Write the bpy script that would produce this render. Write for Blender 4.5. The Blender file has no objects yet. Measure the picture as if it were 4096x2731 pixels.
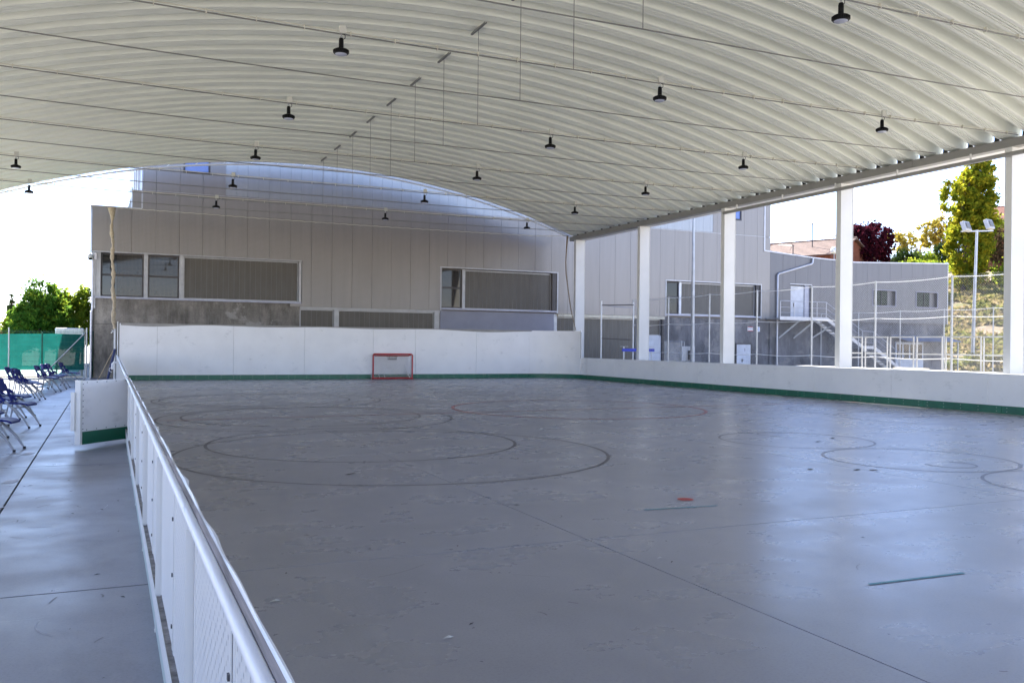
import bpy, bmesh, math, random
import numpy as np
from mathutils import Vector, Matrix, noise as mnoise

random.seed(7)
np.random.seed(7)
sc = bpy.context.scene
COL = sc.collection

# ------------------------------------------------------------------ camera
cam_d = bpy.data.cameras.new('camera')
cam = bpy.data.objects.new('camera', cam_d)
COL.objects.link(cam)
cam_d.sensor_fit = 'HORIZONTAL'
cam_d.sensor_width = 36.0
cam_d.lens = 36.0 * 3560.0 / 4096.0
cam_d.clip_start = 0.05
cam_d.clip_end = 2000.0
_r = Vector((0.9110876, -0.4120659, 0.0109993)); _u = Vector((-0.0112037, 0.0019196, 0.9999354)); _f = Vector((0.4120604, 0.9111520, 0.0028678))
M = Matrix(((_r.x, _u.x, -_f.x, 0.0), (_r.y, _u.y, -_f.y, 0.0), (_r.z, _u.z, -_f.z, 1.6), (0, 0, 0, 1)))
cam.matrix_world = M
sc.camera = cam

# ------------------------------------------------------------------ sky, sun, exposure
SUN_EL = math.radians(41.0)
SUN_AZ = math.radians(10.0)          # from +Y towards +X
world = bpy.data.worlds.new('World')
sc.world = world
world.use_nodes = True
wn = world.node_tree.nodes; wl = world.node_tree.links
wn.clear()
w_out = wn.new('ShaderNodeOutputWorld')
w_bg = wn.new('ShaderNodeBackground')
w_sky = wn.new('ShaderNodeTexSky')
w_sky.sky_type = 'NISHITA'
w_sky.sun_disc = False
w_sky.sun_elevation = SUN_EL
w_sky.sun_rotation = SUN_AZ
w_sky.altitude = 800.0
w_sky.air_density = 1.0
w_sky.dust_density = 0.0
w_sky.ozone_density = 3.0
w_bg.inputs['Strength'].default_value = 0.095
w_wb = wn.new('ShaderNodeMix'); w_wb.data_type = 'RGBA'; w_wb.blend_type = 'MULTIPLY'; w_wb.inputs[0].default_value = 1.0
w_wb.inputs[7].default_value = (1.12, 0.985, 1.08, 1.0)      # the camera's slightly magenta daylight balance
wl.new(w_sky.outputs[0], w_wb.inputs[6]); wl.new(w_wb.outputs[2], w_bg.inputs['Color'])
wl.new(w_bg.outputs[0], w_out.inputs['Surface'])

sun_d = bpy.data.lights.new('sun', 'SUN')
sun_d.energy = 5.0
sun_d.angle = math.radians(0.53)
sun_d.color = (1.0, 0.955, 0.87)
sun = bpy.data.objects.new('sun', sun_d)
COL.objects.link(sun)
sdir = Vector((math.sin(SUN_AZ) * math.cos(SUN_EL), math.cos(SUN_AZ) * math.cos(SUN_EL), math.sin(SUN_EL)))
sun.rotation_euler = sdir.to_track_quat('Z', 'Y').to_euler()
sun.location = (10, 60, 60)

sc.view_settings.view_transform = 'Standard'
sc.view_settings.look = 'None'
sc.view_settings.gamma = 1.0
sc.view_settings.use_curve_mapping = False
sc.view_settings.exposure = 2.3
sc.cycles.use_denoising = True
sc.cycles.max_bounces = 10
sc.cycles.diffuse_bounces = 6
sc.cycles.glossy_bounces = 4
sc.cycles.transparent_max_bounces = 16
sc.cycles.caustics_reflective = False
sc.cycles.caustics_refractive = False

# ------------------------------------------------------------------ materials
def new_mat(name):
    m = bpy.data.materials.new(name); m.use_nodes = True
    nt = m.node_tree; nt.nodes.clear()
    o = nt.nodes.new('ShaderNodeOutputMaterial')
    b = nt.nodes.new('ShaderNodeBsdfPrincipled')
    nt.links.new(b.outputs[0], o.inputs[0])
    return m, nt, b, o

def pos_node(nt, scale=(1, 1, 1), obj=False):
    if obj:
        g = nt.nodes.new('ShaderNodeTexCoord'); src = g.outputs['Object']
    else:
        g = nt.nodes.new('ShaderNodeNewGeometry'); src = g.outputs['Position']
    mp = nt.nodes.new('ShaderNodeMapping')
    mp.inputs['Scale'].default_value = scale
    nt.links.new(src, mp.inputs['Vector'])
    return mp.outputs[0]

def noise_node(nt, vec, scale, detail=4, rough=0.55):
    n = nt.nodes.new('ShaderNodeTexNoise')
    n.inputs['Scale'].default_value = scale
    n.inputs['Detail'].default_value = detail
    n.inputs['Roughness'].default_value = rough
    nt.links.new(vec, n.inputs['Vector'])
    return n.outputs['Fac']

def ramp(nt, fac, stops):
    r = nt.nodes.new('ShaderNodeValToRGB')
    el = r.color_ramp.elements
    while len(el) < len(stops): el.new(0.5)
    for e, (p, c) in zip(el, stops):
        e.position = p
        e.color = (c[0], c[1], c[2], 1) if hasattr(c, '__len__') else (c, c, c, 1)
    nt.links.new(fac, r.inputs[0])
    return r.outputs[0]

def bump(nt, b, h, strength=0.2, dist=0.01):
    bn = nt.nodes.new('ShaderNodeBump')
    bn.inputs['Strength'].default_value = strength
    bn.inputs['Distance'].default_value = dist
    nt.links.new(h, bn.inputs['Height'])
    nt.links.new(bn.outputs[0], b.inputs['Normal'])

def mix(nt, a, b, fac):
    m = nt.nodes.new('ShaderNodeMix'); m.data_type = 'RGBA'; m.blend_type = 'MIX'
    if isinstance(fac, (int, float)): m.inputs[0].default_value = fac
    else: nt.links.new(fac, m.inputs[0])
    for s, v in ((6, a), (7, b)):
        if hasattr(v, 'is_linked') or hasattr(v, 'links'): nt.links.new(v, m.inputs[s])
        else: m.inputs[s].default_value = (*v, 1)
    return m.outputs[2]

def simple(name, col, rough=0.5, metal=0.0, var=0.12, scale=3.0, spec=0.5, bmp=0.0, stretch=(1, 1, 1)):
    m, nt, b, o = new_mat(name)
    b.inputs['Roughness'].default_value = rough
    b.inputs['Metallic'].default_value = metal
    b.inputs['Specular IOR Level'].default_value = spec
    v = pos_node(nt, stretch)
    n = noise_node(nt, v, scale, 5)
    lo = tuple(c * (1 - var) for c in col); hi = tuple(min(1, c * (1 + var)) for c in col)
    nt.links.new(ramp(nt, n, [(0.3, lo), (0.7, hi)]), b.inputs['Base Color'])
    if bmp: bump(nt, b, noise_node(nt, v, scale * 12, 4), bmp, 0.005)
    return m

def mat_floor(name, base, rl, rh, c2lo=0.90):
    m, nt, b, o = new_mat(name)
    v = pos_node(nt)
    vs = pos_node(nt, (1.0, 0.45, 1.0))
    big = noise_node(nt, v, 0.35, 5, 0.6)
    mid = noise_node(nt, vs, 2.6, 6, 0.65)
    fine = noise_node(nt, v, 60, 4, 0.7)
    c1 = ramp(nt, big, [(0.3, tuple(c * 0.86 for c in base)), (0.7, tuple(c * 1.1 for c in base))])
    c2 = ramp(nt, mid, [(0.25, c2lo), (0.5, 0.98), (0.75, 1.04)])
    c3 = ramp(nt, fine, [(0.30, 0.80), (0.5, 1.0), (0.8, 1.06)])
    mm = nt.nodes.new('ShaderNodeMix'); mm.data_type = 'RGBA'; mm.blend_type = 'MULTIPLY'; mm.inputs[0].default_value = 1
    nt.links.new(c1, mm.inputs[6]); nt.links.new(c2, mm.inputs[7])
    m2 = nt.nodes.new('ShaderNodeMix'); m2.data_type = 'RGBA'; m2.blend_type = 'MULTIPLY'; m2.inputs[0].default_value = 1
    nt.links.new(mm.outputs[2], m2.inputs[6]); nt.links.new(c3, m2.inputs[7])
    nt.links.new(m2.outputs[2], b.inputs['Base Color'])
    rr = noise_node(nt, pos_node(nt, (1.0, 1.25, 1.0)), 1.1, 8, 0.6)
    b.inputs['Specular IOR Level'].default_value = 0.52
    mr = nt.nodes.new('ShaderNodeMapRange')
    mr.inputs[1].default_value = 0.28; mr.inputs[2].default_value = 0.70
    mr.inputs[3].default_value = rl; mr.inputs[4].default_value = rh
    nt.links.new(rr, mr.inputs[0]); nt.links.new(mr.outputs[0], b.inputs['Roughness'])
    return m

def mat_concrete(name, base, stain=0.55, patch=1.0):
    m, nt, b, o = new_mat(name)
    v = pos_node(nt); vs = pos_node(nt, (1.4, 1.4, 0.35))
    a = noise_node(nt, v, 0.9, 7, 0.65)
    s = noise_node(nt, vs, 1.6, 7, 0.7)
    f = noise_node(nt, v, 14, 5, 0.7)
    c1 = ramp(nt, a, [(0.3, tuple(c * 0.6 for c in base)), (0.5, base), (0.66, tuple(c * 1.35 for c in base))])
    c2 = ramp(nt, s, [(0.33, stain), (0.55, 1.0), (0.75, 1.1)])
    c3 = ramp(nt, f, [(0.3, 0.8), (0.6, 1.05)])
    mm = nt.nodes.new('ShaderNodeMix'); mm.data_type = 'RGBA'; mm.blend_type = 'MULTIPLY'; mm.inputs[0].default_value = 1
    nt.links.new(c1, mm.inputs[6]); nt.links.new(c2, mm.inputs[7])
    m2 = nt.nodes.new('ShaderNodeMix'); m2.data_type = 'RGBA'; m2.blend_type = 'MULTIPLY'; m2.inputs[0].default_value = 1
    nt.links.new(mm.outputs[2], m2.inputs[6]); nt.links.new(c3, m2.inputs[7])
    nt.links.new(m2.outputs[2], b.inputs['Base Color'])
    pt = noise_node(nt, v, 0.55, 8, 0.72)
    pf = ramp(nt, pt, [(0.545, 0.0), (0.60, 0.75)])
    m3 = nt.nodes.new('ShaderNodeMix'); m3.data_type = 'RGBA'; m3.blend_type = 'MIX'
    nt.links.new(pf, m3.inputs[0]); nt.links.new(m2.outputs[2], m3.inputs[6]); m3.inputs[7].default_value = (0.46 * patch, 0.43 * patch, 0.39 * patch, 1)
    nt.links.new(m3.outputs[2], b.inputs['Base Color'])
    b.inputs['Roughness'].default_value = 0.85
    bump(nt, b, f, 0.3, 0.01)
    return m

def mat_leaf(name, stops, scale=2.2, trans=0.45):
    m, nt, b, o = new_mat(name)
    nt.nodes.remove(b)
    v = pos_node(nt, (1, 1, 1), obj=True)
    n1 = noise_node(nt, v, scale, 3, 0.8)
    c = ramp(nt, n1, stops)
    d = nt.nodes.new('ShaderNodeBsdfDiffuse'); t = nt.nodes.new('ShaderNodeBsdfTranslucent')
    nt.links.new(c, d.inputs[0]); nt.links.new(c, t.inputs[0])
    ms = nt.nodes.new('ShaderNodeMixShader'); ms.inputs[0].default_value = trans
    nt.links.new(d.outputs[0], ms.inputs[1]); nt.links.new(t.outputs[0], ms.inputs[2])
    nt.links.new(ms.outputs[0], o.inputs[0])
    return m

MAT = {}
MAT['floor'] = mat_floor('polished_concrete', (0.285, 0.280, 0.302), 0.235, 0.34)
MAT['walk'] = mat_floor('walkway_concrete', (0.215, 0.213, 0.235), 0.27, 0.44, 0.72)
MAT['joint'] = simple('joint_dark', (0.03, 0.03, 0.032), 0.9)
MAT['ground'] = mat_concrete('yard_ground', (0.50, 0.46, 0.40), 0.85)
MAT['roof'] = simple('roof_sheet_cream', (0.755, 0.765, 0.675), 0.42, 0.0, 0.05, 0.7)
MAT['roof_out'] = MAT['roof']
MAT['steel_white'] = simple('white_painted_steel', (0.70, 0.695, 0.67), 0.42, 0.0, 0.05, 1.2)
MAT['steel_grey'] = simple('galvanised_steel', (0.42, 0.43, 0.44), 0.42, 0.55, 0.12, 3.0)
MAT['barrier'] = simple('pale_barrier_paint', (0.46, 0.46, 0.455), 0.45)
MAT['beam'] = simple('grey_beam_paint', (0.27, 0.262, 0.24), 0.5, 0.0, 0.06, 1.2)
MAT['rod'] = simple('rod_grey_paint', (0.22, 0.215, 0.195), 0.5, 0.3, 0.1, 3.0)
MAT['conduit'] = simple('cream_conduit', (0.60, 0.57, 0.47), 0.5, 0, 0.08, 3.0)
MAT['bracket'] = simple('bracket_galv', (0.22, 0.22, 0.21), 0.5, 0.4, 0.1, 6.0)
MAT['black'] = simple('black_lamp_metal', (0.005, 0.005, 0.0055), 0.5, 0.0, 0.2, 9.0, spec=0.15)
MAT['lens'] = simple('lamp_lens', (0.55, 0.57, 0.66), 0.25, 0, 0.05, 20)
MAT['jbox'] = simple('junction_box_cream', (0.52, 0.51, 0.45), 0.5, 0, 0.05, 5)
def board_material():
    m, nt, b, o = new_mat('white_hdpe_board')
    v = pos_node(nt)
    n = noise_node(nt, v, 1.6, 5); sc_n = noise_node(nt, pos_node(nt, (1.0, 1.0, 1.6)), 1.9, 3, 0.8); dn = noise_node(nt, v, 26, 5, 0.75)
    base = ramp(nt, n, [(0.3, (0.80, 0.785, 0.785)), (0.7, (0.86, 0.845, 0.845))])
    sm = ramp(nt, sc_n, [(0.60, 1.0), (0.74, 0.70)]); d2 = ramp(nt, dn, [(0.22, 0.6), (0.32, 1.0)])
    a = base
    for q in (sm, d2):
        mm = nt.nodes.new('ShaderNodeMix'); mm.data_type = 'RGBA'; mm.blend_type = 'MULTIPLY'; mm.inputs[0].default_value = 0.55
        nt.links.new(a, mm.inputs[6]); nt.links.new(q, mm.inputs[7]); a = mm.outputs[2]
    nt.links.new(a, b.inputs['Base Color']); b.inputs['Roughness'].default_value = 0.4
    return m
MAT['board'] = board_material()
MAT['kick'] = simple('green_kick_plate', (0.006, 0.115, 0.062), 0.4, 0, 0.15, 3)
MAT['cap'] = simple('white_plastic_cap', (0.76, 0.76, 0.765), 0.4, 0, 0.04, 3)
MAT['screw'] = simple('screw_dark', (0.10, 0.10, 0.11), 0.4, 0.5)
MAT['screw_l'] = simple('screw_light', (0.55, 0.58, 0.52), 0.4, 0.5)
MAT['rust'] = simple('rusty_dirt', (0.26, 0.24, 0.22), 0.8, 0, 0.45, 18)
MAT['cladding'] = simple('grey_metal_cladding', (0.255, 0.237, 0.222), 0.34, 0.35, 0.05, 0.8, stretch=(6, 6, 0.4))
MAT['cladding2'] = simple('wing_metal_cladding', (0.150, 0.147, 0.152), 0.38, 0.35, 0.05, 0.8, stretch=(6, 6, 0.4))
MAT['coping'] = simple('light_coping', (0.50, 0.50, 0.52), 0.35, 0.4)
MAT['backing'] = simple('dark_backing', (0.05, 0.05, 0.055), 0.8)
MAT['translucent'] = simple('translucent_panel', (0.34, 0.345, 0.35), 0.24, 0.32, 0.05, 1.0, stretch=(6, 6, 0.4))
MAT['poly'] = simple('dark_polycarbonate', (0.085, 0.077, 0.064), 0.38, 0, 0.2, 1.4, stretch=(3, 3, 0.6))
MAT['polyrib'] = simple('polycarbonate_rib', (0.17, 0.16, 0.145), 0.4)
MAT['frame_d'] = simple('dark_window_frame', (0.045, 0.042, 0.045), 0.4, 0.2)
MAT['frame_l'] = simple('light_window_frame', (0.46, 0.46, 0.47), 0.4, 0.3)
MAT['glass'] = simple('window_glass', (0.012, 0.012, 0.013), 0.03, 0, 0.2, 1, spec=0.5)
MAT['glass_d'] = simple('dark_glass', (0.02, 0.028, 0.02), 0.12, 0, 0.4, 2, spec=0.2)
MAT['sill_d'] = simple('grey_lilac_frame', (0.20, 0.20, 0.25), 0.4, 0.3)
MAT['sill'] = simple('blue_grey_sill', (0.34, 0.35, 0.42), 0.35, 0.4)
MAT['soffit'] = simple('cream_soffit', (0.62, 0.57, 0.44), 0.5)
MAT['concrete'] = mat_concrete('stained_concrete', (0.27, 0.245, 0.215), 0.45)
MAT['concrete2'] = mat_concrete('dark_concrete', (0.17, 0.165, 0.17), 0.45, 0.62)
MAT['bluewall'] = simple('lilac_render', (0.32, 0.33, 0.40), 0.7, 0, 0.08, 1.5)
MAT['door'] = simple('pale_door', (0.60, 0.62, 0.66), 0.45)
MAT['red'] = simple('red_goal_paint', (0.42, 0.022, 0.022), 0.4, 0, 0.25, 9)
MAT['net'] = simple('white_net_cord', (0.62, 0.60, 0.58), 0.8)
MAT['netdark'] = simple('dark_net_cord', (0.10, 0.09, 0.08), 0.8)
MAT['rope'] = simple('tan_gathered_net', (0.42, 0.35, 0.25), 0.9, 0, 0.25, 14, bmp=0.6)
MAT['rope_d'] = simple('brown_rope', (0.20, 0.15, 0.10), 0.9, 0, 0.3, 14)
MAT['paint_dark'] = simple('dark_floor_paint', (0.065, 0.060, 0.068), 0.42, 0, 0.25, 4)
MAT['paint_mid'] = simple('grey_floor_paint', (0.14, 0.13, 0.14), 0.45, 0, 0.3, 5)
MAT['paint_faint'] = simple('faint_floor_paint', (0.18, 0.17, 0.18), 0.42, 0, 0.25, 5)
MAT['paint_red'] = simple('red_floor_paint', (0.34, 0.11, 0.105), 0.5, 0, 0.2, 4)
MAT['paint_red2'] = simple('red_dot_paint', (0.50, 0.035, 0.03), 0.5, 0, 0.2, 4)
MAT['paint_teal'] = simple('teal_tape', (0.10, 0.31, 0.36), 0.5, 0, 0.25, 7)
MAT['paint_white'] = simple('worn_white_paint', (0.48, 0.48, 0.50), 0.6, 0, 0.3, 12)
MAT['litter'] = simple('dark_litter', (0.05, 0.042, 0.035), 0.8)
MAT['paper'] = simple('pale_litter', (0.65, 0.65, 0.63), 0.8)
MAT['blue'] = simple('navy_plastic', (0.010, 0.017, 0.14), 0.45, 0, 0.15, 5, spec=0.25)
MAT['chairleg'] = simple('grey_chair_leg', (0.30, 0.315, 0.35), 0.4, 0.4, 0.06, 5)
MAT['rubber'] = simple('black_rubber', (0.015, 0.015, 0.02), 0.6)
MAT['hurdle'] = simple('blue_hurdle_bar', (0.01, 0.035, 0.45), 0.4)
MAT['cabinet'] = simple('pale_cabinet', (0.62, 0.62, 0.62), 0.5)
MAT['fence_green'] = simple('green_fence_paint', (0.015, 0.12, 0.08), 0.5)
MAT['court'] = simple('green_court', (0.05, 0.24, 0.17), 0.7, 0, 0.1, 2)
MAT['brick'] = simple('orange_brick', (0.22, 0.07, 0.035), 0.85, 0, 0.25, 3.0)
MAT['tile_r'] = simple('pink_roof_tile', (0.17, 0.10, 0.075), 0.8, 0, 0.25, 4.0)
MAT['tile_o'] = simple('orange_roof_tile', (0.22, 0.085, 0.05), 0.8, 0, 0.25, 4.0)
MAT['plaster'] = simple('cream_plaster', (0.62, 0.55, 0.45), 0.8)
MAT['bark'] = simple('tree_bark', (0.10, 0.075, 0.055), 0.9, 0, 0.3, 8)
MAT['white'] = simple('white_paint', (0.80, 0.80, 0.79), 0.45)
MAT['sign_red'] = simple('sign_red', (0.45, 0.02, 0.03), 0.5)
MAT['sign_blue'] = simple('sign_blue', (0.03, 0.20, 0.60), 0.5)
MAT['blueglass'] = simple('upper_window_glass', (0.10, 0.16, 0.42), 0.06, 0.0, 0.05, 1, spec=0.9)
MAT['corrug_blue'] = simple('blue_grey_corrugated', (0.34, 0.37, 0.46), 0.4, 0.3)
MAT['wood'] = simple('pale_wood', (0.42, 0.32, 0.2), 0.7)
MAT['navy_pad'] = simple('navy_pad', (0.02, 0.03, 0.10), 0.6)
MAT['leaf_g'] = mat_leaf('leaf_green', [(0.3, (0.035, 0.09, 0.018)), (0.5, (0.11, 0.21, 0.03)), (0.68, (0.32, 0.38, 0.04))], 2.2, 0.55)
MAT['leaf_lg'] = mat_leaf('leaf_light_green', [(0.3, (0.10, 0.17, 0.02)), (0.5, (0.26, 0.34, 0.035)), (0.7, (0.48, 0.45, 0.05))], 2.2, 0.58)
MAT['leaf_pop'] = mat_leaf('leaf_poplar', [(0.30, (0.045, 0.085, 0.010)), (0.45, (0.17, 0.21, 0.018)), (0.58, (0.37, 0.33, 0.025)), (0.72, (0.54, 0.39, 0.028))], 1.6, 0.55)
MAT['leaf_red'] = mat_leaf('leaf_purple', [(0.3, (0.016, 0.006, 0.010)), (0.5, (0.045, 0.010, 0.018)), (0.7, (0.13, 0.015, 0.022))], 2.2, 0.4)
MAT['leaf_y'] = mat_leaf('leaf_yellow', [(0.3, (0.20, 0.19, 0.03)), (0.5, (0.42, 0.34, 0.06)), (0.7, (0.58, 0.45, 0.10))], 1.6, 0.5)
MAT['leaf_pale'] = mat_leaf('leaf_pale', [(0.3, (0.16, 0.18, 0.11)), (0.6, (0.36, 0.37, 0.27))], 2, 0.5)
MAT['leaf_dark'] = mat_leaf('leaf_dark', [(0.3, (0.012, 0.03, 0.010)), (0.7, (0.05, 0.075, 0.02))], 2, 0.35)
MAT['leaf_brown'] = mat_leaf('leaf_brown', [(0.3, (0.05, 0.035, 0.02)), (0.7, (0.14, 0.09, 0.05))], 2, 0.35)
MAT['drygrass'] = mat_leaf('dry_grass', [(0.3, (0.09, 0.13, 0.025)), (0.44, (0.20, 0.20, 0.06)), (0.57, (0.34, 0.26, 0.14)), (0.72, (0.17, 0.20, 0.04))], 0.35, 0.45)

def hill_material():
    m, nt, b, o = new_mat('dry_hillside')
    v = pos_node(nt)
    a = noise_node(nt, v, 0.35, 7, 0.7); f = noise_node(nt, v, 3.0, 6, 0.7)
    c1 = ramp(nt, a, [(0.32, (0.09, 0.12, 0.02)), (0.45, (0.20, 0.18, 0.06)), (0.56, (0.30, 0.22, 0.13)), (0.7, (0.36, 0.26, 0.18))])
    c2 = ramp(nt, f, [(0.3, 0.55), (0.6, 1.1)])
    mm = nt.nodes.new('ShaderNodeMix'); mm.data_type = 'RGBA'; mm.blend_type = 'MULTIPLY'; mm.inputs[0].default_value = 1
    nt.links.new(c1, mm.inputs[6]); nt.links.new(c2, mm.inputs[7])
    nt.links.new(mm.outputs[2], b.inputs['Base Color'])
    b.inputs['Roughness'].default_value = 0.95
    bump(nt, b, f, 0.8, 0.15)
    return m
MAT['hill'] = hill_material()

def mesh_fabric():
    m, nt, b, o = new_mat('green_windscreen')
    nt.nodes.remove(b)
    v = pos_node(nt)
    c = ramp(nt, noise_node(nt, v, 3, 4), [(0.3, (0.006, 0.075, 0.066)), (0.7, (0.009, 0.10, 0.088))])
    d = nt.nodes.new('ShaderNodeBsdfDiffuse'); t = nt.nodes.new('ShaderNodeBsdfTranslucent')
    tr = nt.nodes.new('ShaderNodeBsdfTransparent')
    nt.links.new(c, d.inputs[0]); nt.links.new(c, t.inputs[0])
    ms = nt.nodes.new('ShaderNodeMixShader'); ms.inputs[0].default_value = 0.55
    nt.links.new(d.outputs[0], ms.inputs[1]); nt.links.new(t.outputs[0], ms.inputs[2])
    m2 = nt.nodes.new('ShaderNodeMixShader'); m2.inputs[0].default_value = 0.03
    nt.links.new(ms.outputs[0], m2.inputs[1]); nt.links.new(tr.outputs[0], m2.inputs[2])
    nt.links.new(m2.outputs[0], o.inputs[0])
    return m
MAT['windscreen'] = mesh_fabric()

# ------------------------------------------------------------------ mesh helpers
class MB:
    def __init__(s): s.v = []; s.f = []
    def add(s, vs, fs):
        o = len(s.v); s.v += [tuple(p) for p in vs]; s.f += [tuple(i + o for i in f) for f in fs]; return s
    def box(s, x0, x1, y0, y1, z0, z1):
        return s.add([(x0, y0, z0), (x1, y0, z0), (x1, y1, z0), (x0, y1, z0), (x0, y0, z1), (x1, y0, z1), (x1, y1, z1), (x0, y1, z1)],
                     [(0, 3, 2, 1), (4, 5, 6, 7), (0, 1, 5, 4), (1, 2, 6, 5), (2, 3, 7, 6), (3, 0, 4, 7)])
    def obox(s, c, ax, ay, az, hx, hy, hz):
        c = Vector(c); ax = Vector(ax).normalized() * hx; ay = Vector(ay).normalized() * hy; az = Vector(az).normalized() * hz
        P = [c + i * ax + j * ay + k * az for k in (-1, 1) for (i, j) in ((-1, -1), (1, -1), (1, 1), (-1, 1))]
        return s.add(P, [(0, 3, 2, 1), (4, 5, 6, 7), (0, 1, 5, 4), (1, 2, 6, 5), (2, 3, 7, 6), (3, 0, 4, 7)])
    def bar(s, p, q, w, h, up=(0, 0, 1)):
        p = Vector(p); q = Vector(q); d = (q - p); L = d.length; d.normalize()
        side = d.cross(Vector(up))
        if side.length < 1e-4: side = d.cross(Vector((1, 0, 0)))
        side.normalize(); u = side.cross(d)
        return s.obox((p + q) / 2, d, side, u, L / 2, w / 2, h / 2)
    def tube(s, pts, r, n=6, cap=True):
        pts = [Vector(p) for p in pts]; rings = []
        rs = r if hasattr(r, '__len__') else [r] * len(pts)
        prev = None
        for i, p in enumerate(pts):
            d = (pts[min(i + 1, len(pts) - 1)] - pts[max(i - 1, 0)]).normalized()
            a = d.cross(Vector((0, 0, 1))) if prev is None else prev - d * prev.dot(d)
            if a.length < 1e-3: a = d.cross(Vector((1, 0, 0)))
            a.normalize(); prev = a; b = d.cross(a)
            rings.append([p + rs[i] * (math.cos(2 * math.pi * k / n) * a + math.sin(2 * math.pi * k / n) * b) for k in range(n)])
        vs = [q for ring in rings for q in ring]; fs = []
        for i in range(len(pts) - 1):
            for k in range(n):
                fs.append((i * n + k, i * n + (k + 1) % n, (i + 1) * n + (k + 1) % n, (i + 1) * n + k))
        if cap:
            fs.append(tuple(range(n - 1, -1, -1))); fs.append(tuple((len(pts) - 1) * n + k for k in range(n)))
        return s.add(vs, fs)
    def lathe(s, prof, c=(0, 0, 0), n=24):
        vs = []; fs = []
        for (r, z) in prof:
            vs += [(c[0] + r * math.cos(2 * math.pi * k / n), c[1] + r * math.sin(2 * math.pi * k / n), c[2] + z) for k in range(n)]
        for i in range(len(prof) - 1):
            for k in range(n):
                fs.append((i * n + k, i * n + (k + 1) % n, (i + 1) * n + (k + 1) % n, (i + 1) * n + k))
        fs.append(tuple(range(n - 1, -1, -1))); fs.append(tuple((len(prof) - 1) * n + k for k in range(n)))
        return s.add(vs, fs)
    def prism_xz(s, poly, y0, y1):
        n = len(poly)
        return s.add([(x, y0, z) for x, z in poly] + [(x, y1, z) for x, z in poly],
                     [tuple(range(n)), tuple(range(2 * n - 1, n - 1, -1))] + [(i, i + n, (i + 1) % n + n, (i + 1) % n) for i in range(n)])
    def mesh(s, name, mat, smooth=False):
        me = bpy.data.meshes.new(name); me.from_pydata(s.v, [], s.f); me.update()
        bm = bmesh.new(); bm.from_mesh(me); bmesh.ops.recalc_face_normals(bm, faces=bm.faces); bm.to_mesh(me); bm.free()
        me.materials.append(mat)
        if smooth:
            me.polygons.foreach_set('use_smooth', [True] * len(me.polygons))
            me.set_sharp_from_angle(angle=math.radians(40))
        return me
    def build(s, name, mat, parent=None, smooth=False, bevel=0.0, loc=None):
        o = bpy.data.objects.new(name, s.mesh(name, mat, smooth)); COL.objects.link(o)
        if parent is not None: o.parent = parent
        if loc is not None: o.location = loc
        if bevel:
            b = o.modifiers.new('bevel', 'BEVEL'); b.width = bevel; b.segments = 2; b.limit_method = 'ANGLE'
        return o

def inst(src, name, parent, loc=(0, 0, 0)):
    o = bpy.data.objects.new(name, src.data if hasattr(src, 'data') else src); COL.objects.link(o)
    o.parent = parent; o.location = loc; return o

def tag(o, label, cat, group=None):
    o['label'] = label; o['category'] = cat
    if group: o['group'] = group
    return o

def thing(name, label, cat, loc=(0, 0, 0), rz=0.0, group=None):
    o = bpy.data.objects.new(name, None); COL.objects.link(o)
    o.empty_display_size = 0.2; o.location = loc; o.rotation_euler = (0, 0, rz)
    return tag(o, label, cat, group)

def dup(root, loc, rz=None, label=None):
    r = root.copy(); COL.objects.link(r); r.location = loc
    if rz is not None: r.rotation_euler = (0, 0, rz)
    if label: r['label'] = label
    for ch in list(root.children):
        c = ch.copy(); COL.objects.link(c); c.parent = r
        for g in list(ch.children):
            d = g.copy(); COL.objects.link(d); d.parent = c
    return r

def struct(o): o['kind'] = 'structure'; return o
def stuff(o): o['kind'] = 'stuff'; return o

# ================================================================== GROUND
g = struct(MB().add([(-600, -300, -0.02), (700, -300, -0.02), (700, 900, -0.02), (-600, 900, -0.02)], [(0, 1, 2, 3)]).build('ground', MAT['ground']))

def slabs(root_name, xs, ys, mat, gap, drop=0.012):
    root = struct(MB().add([(xs[0], ys[0], -drop), (xs[-1], ys[0], -drop), (xs[-1], ys[-1], -drop), (xs[0], ys[-1], -drop)], [(0, 1, 2, 3)]).build(root_name, MAT['joint']))
    h = gap / 2
    for i in range(len(xs) - 1):
        for j in range(len(ys) - 1):
            a = h if i else 0; b = h if i < len(xs) - 2 else 0; c = h if j else 0; d = h if j < len(ys) - 2 else 0
            MB().box(xs[i] + a, xs[i + 1] - b, ys[j] + c, ys[j + 1] - d, -0.018, 0.0).build('floor_slab', mat, root)
    return root
rink = slabs('rink_floor', [0.265, 3.6, 9.05, 14.5, 21.6], [-2.4, 0.45, 6.42, 12.45, 18.45, 24.45, 30.45, 39.3], MAT['floor'], 0.010)
walk = slabs('walkway_floor', [-5.4, -0.9, 0.265], [-2.4, 6.3, 12.6, 18.9, 25.2, 31.5, 40.9], MAT['walk'], 0.02)

# sports court beyond the left fence
court = struct(MB().box(-30, -1.4, 42.5, 60, -0.016, 0.004).build('sports_court', MAT['court']))
cl = MB()
for (x0, x1, y0, y1) in ((-30, -1.6, 44, 44.08), (-30, -1.6, 52, 52.08), (-6.0, -5.92, 44.08, 52), (-30, -1.6, 58, 58.08)): cl.box(x0, x1, y0, y1, 0.004, 0.008)
cl.build('court_line', MAT['paint_white'], court)

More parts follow.
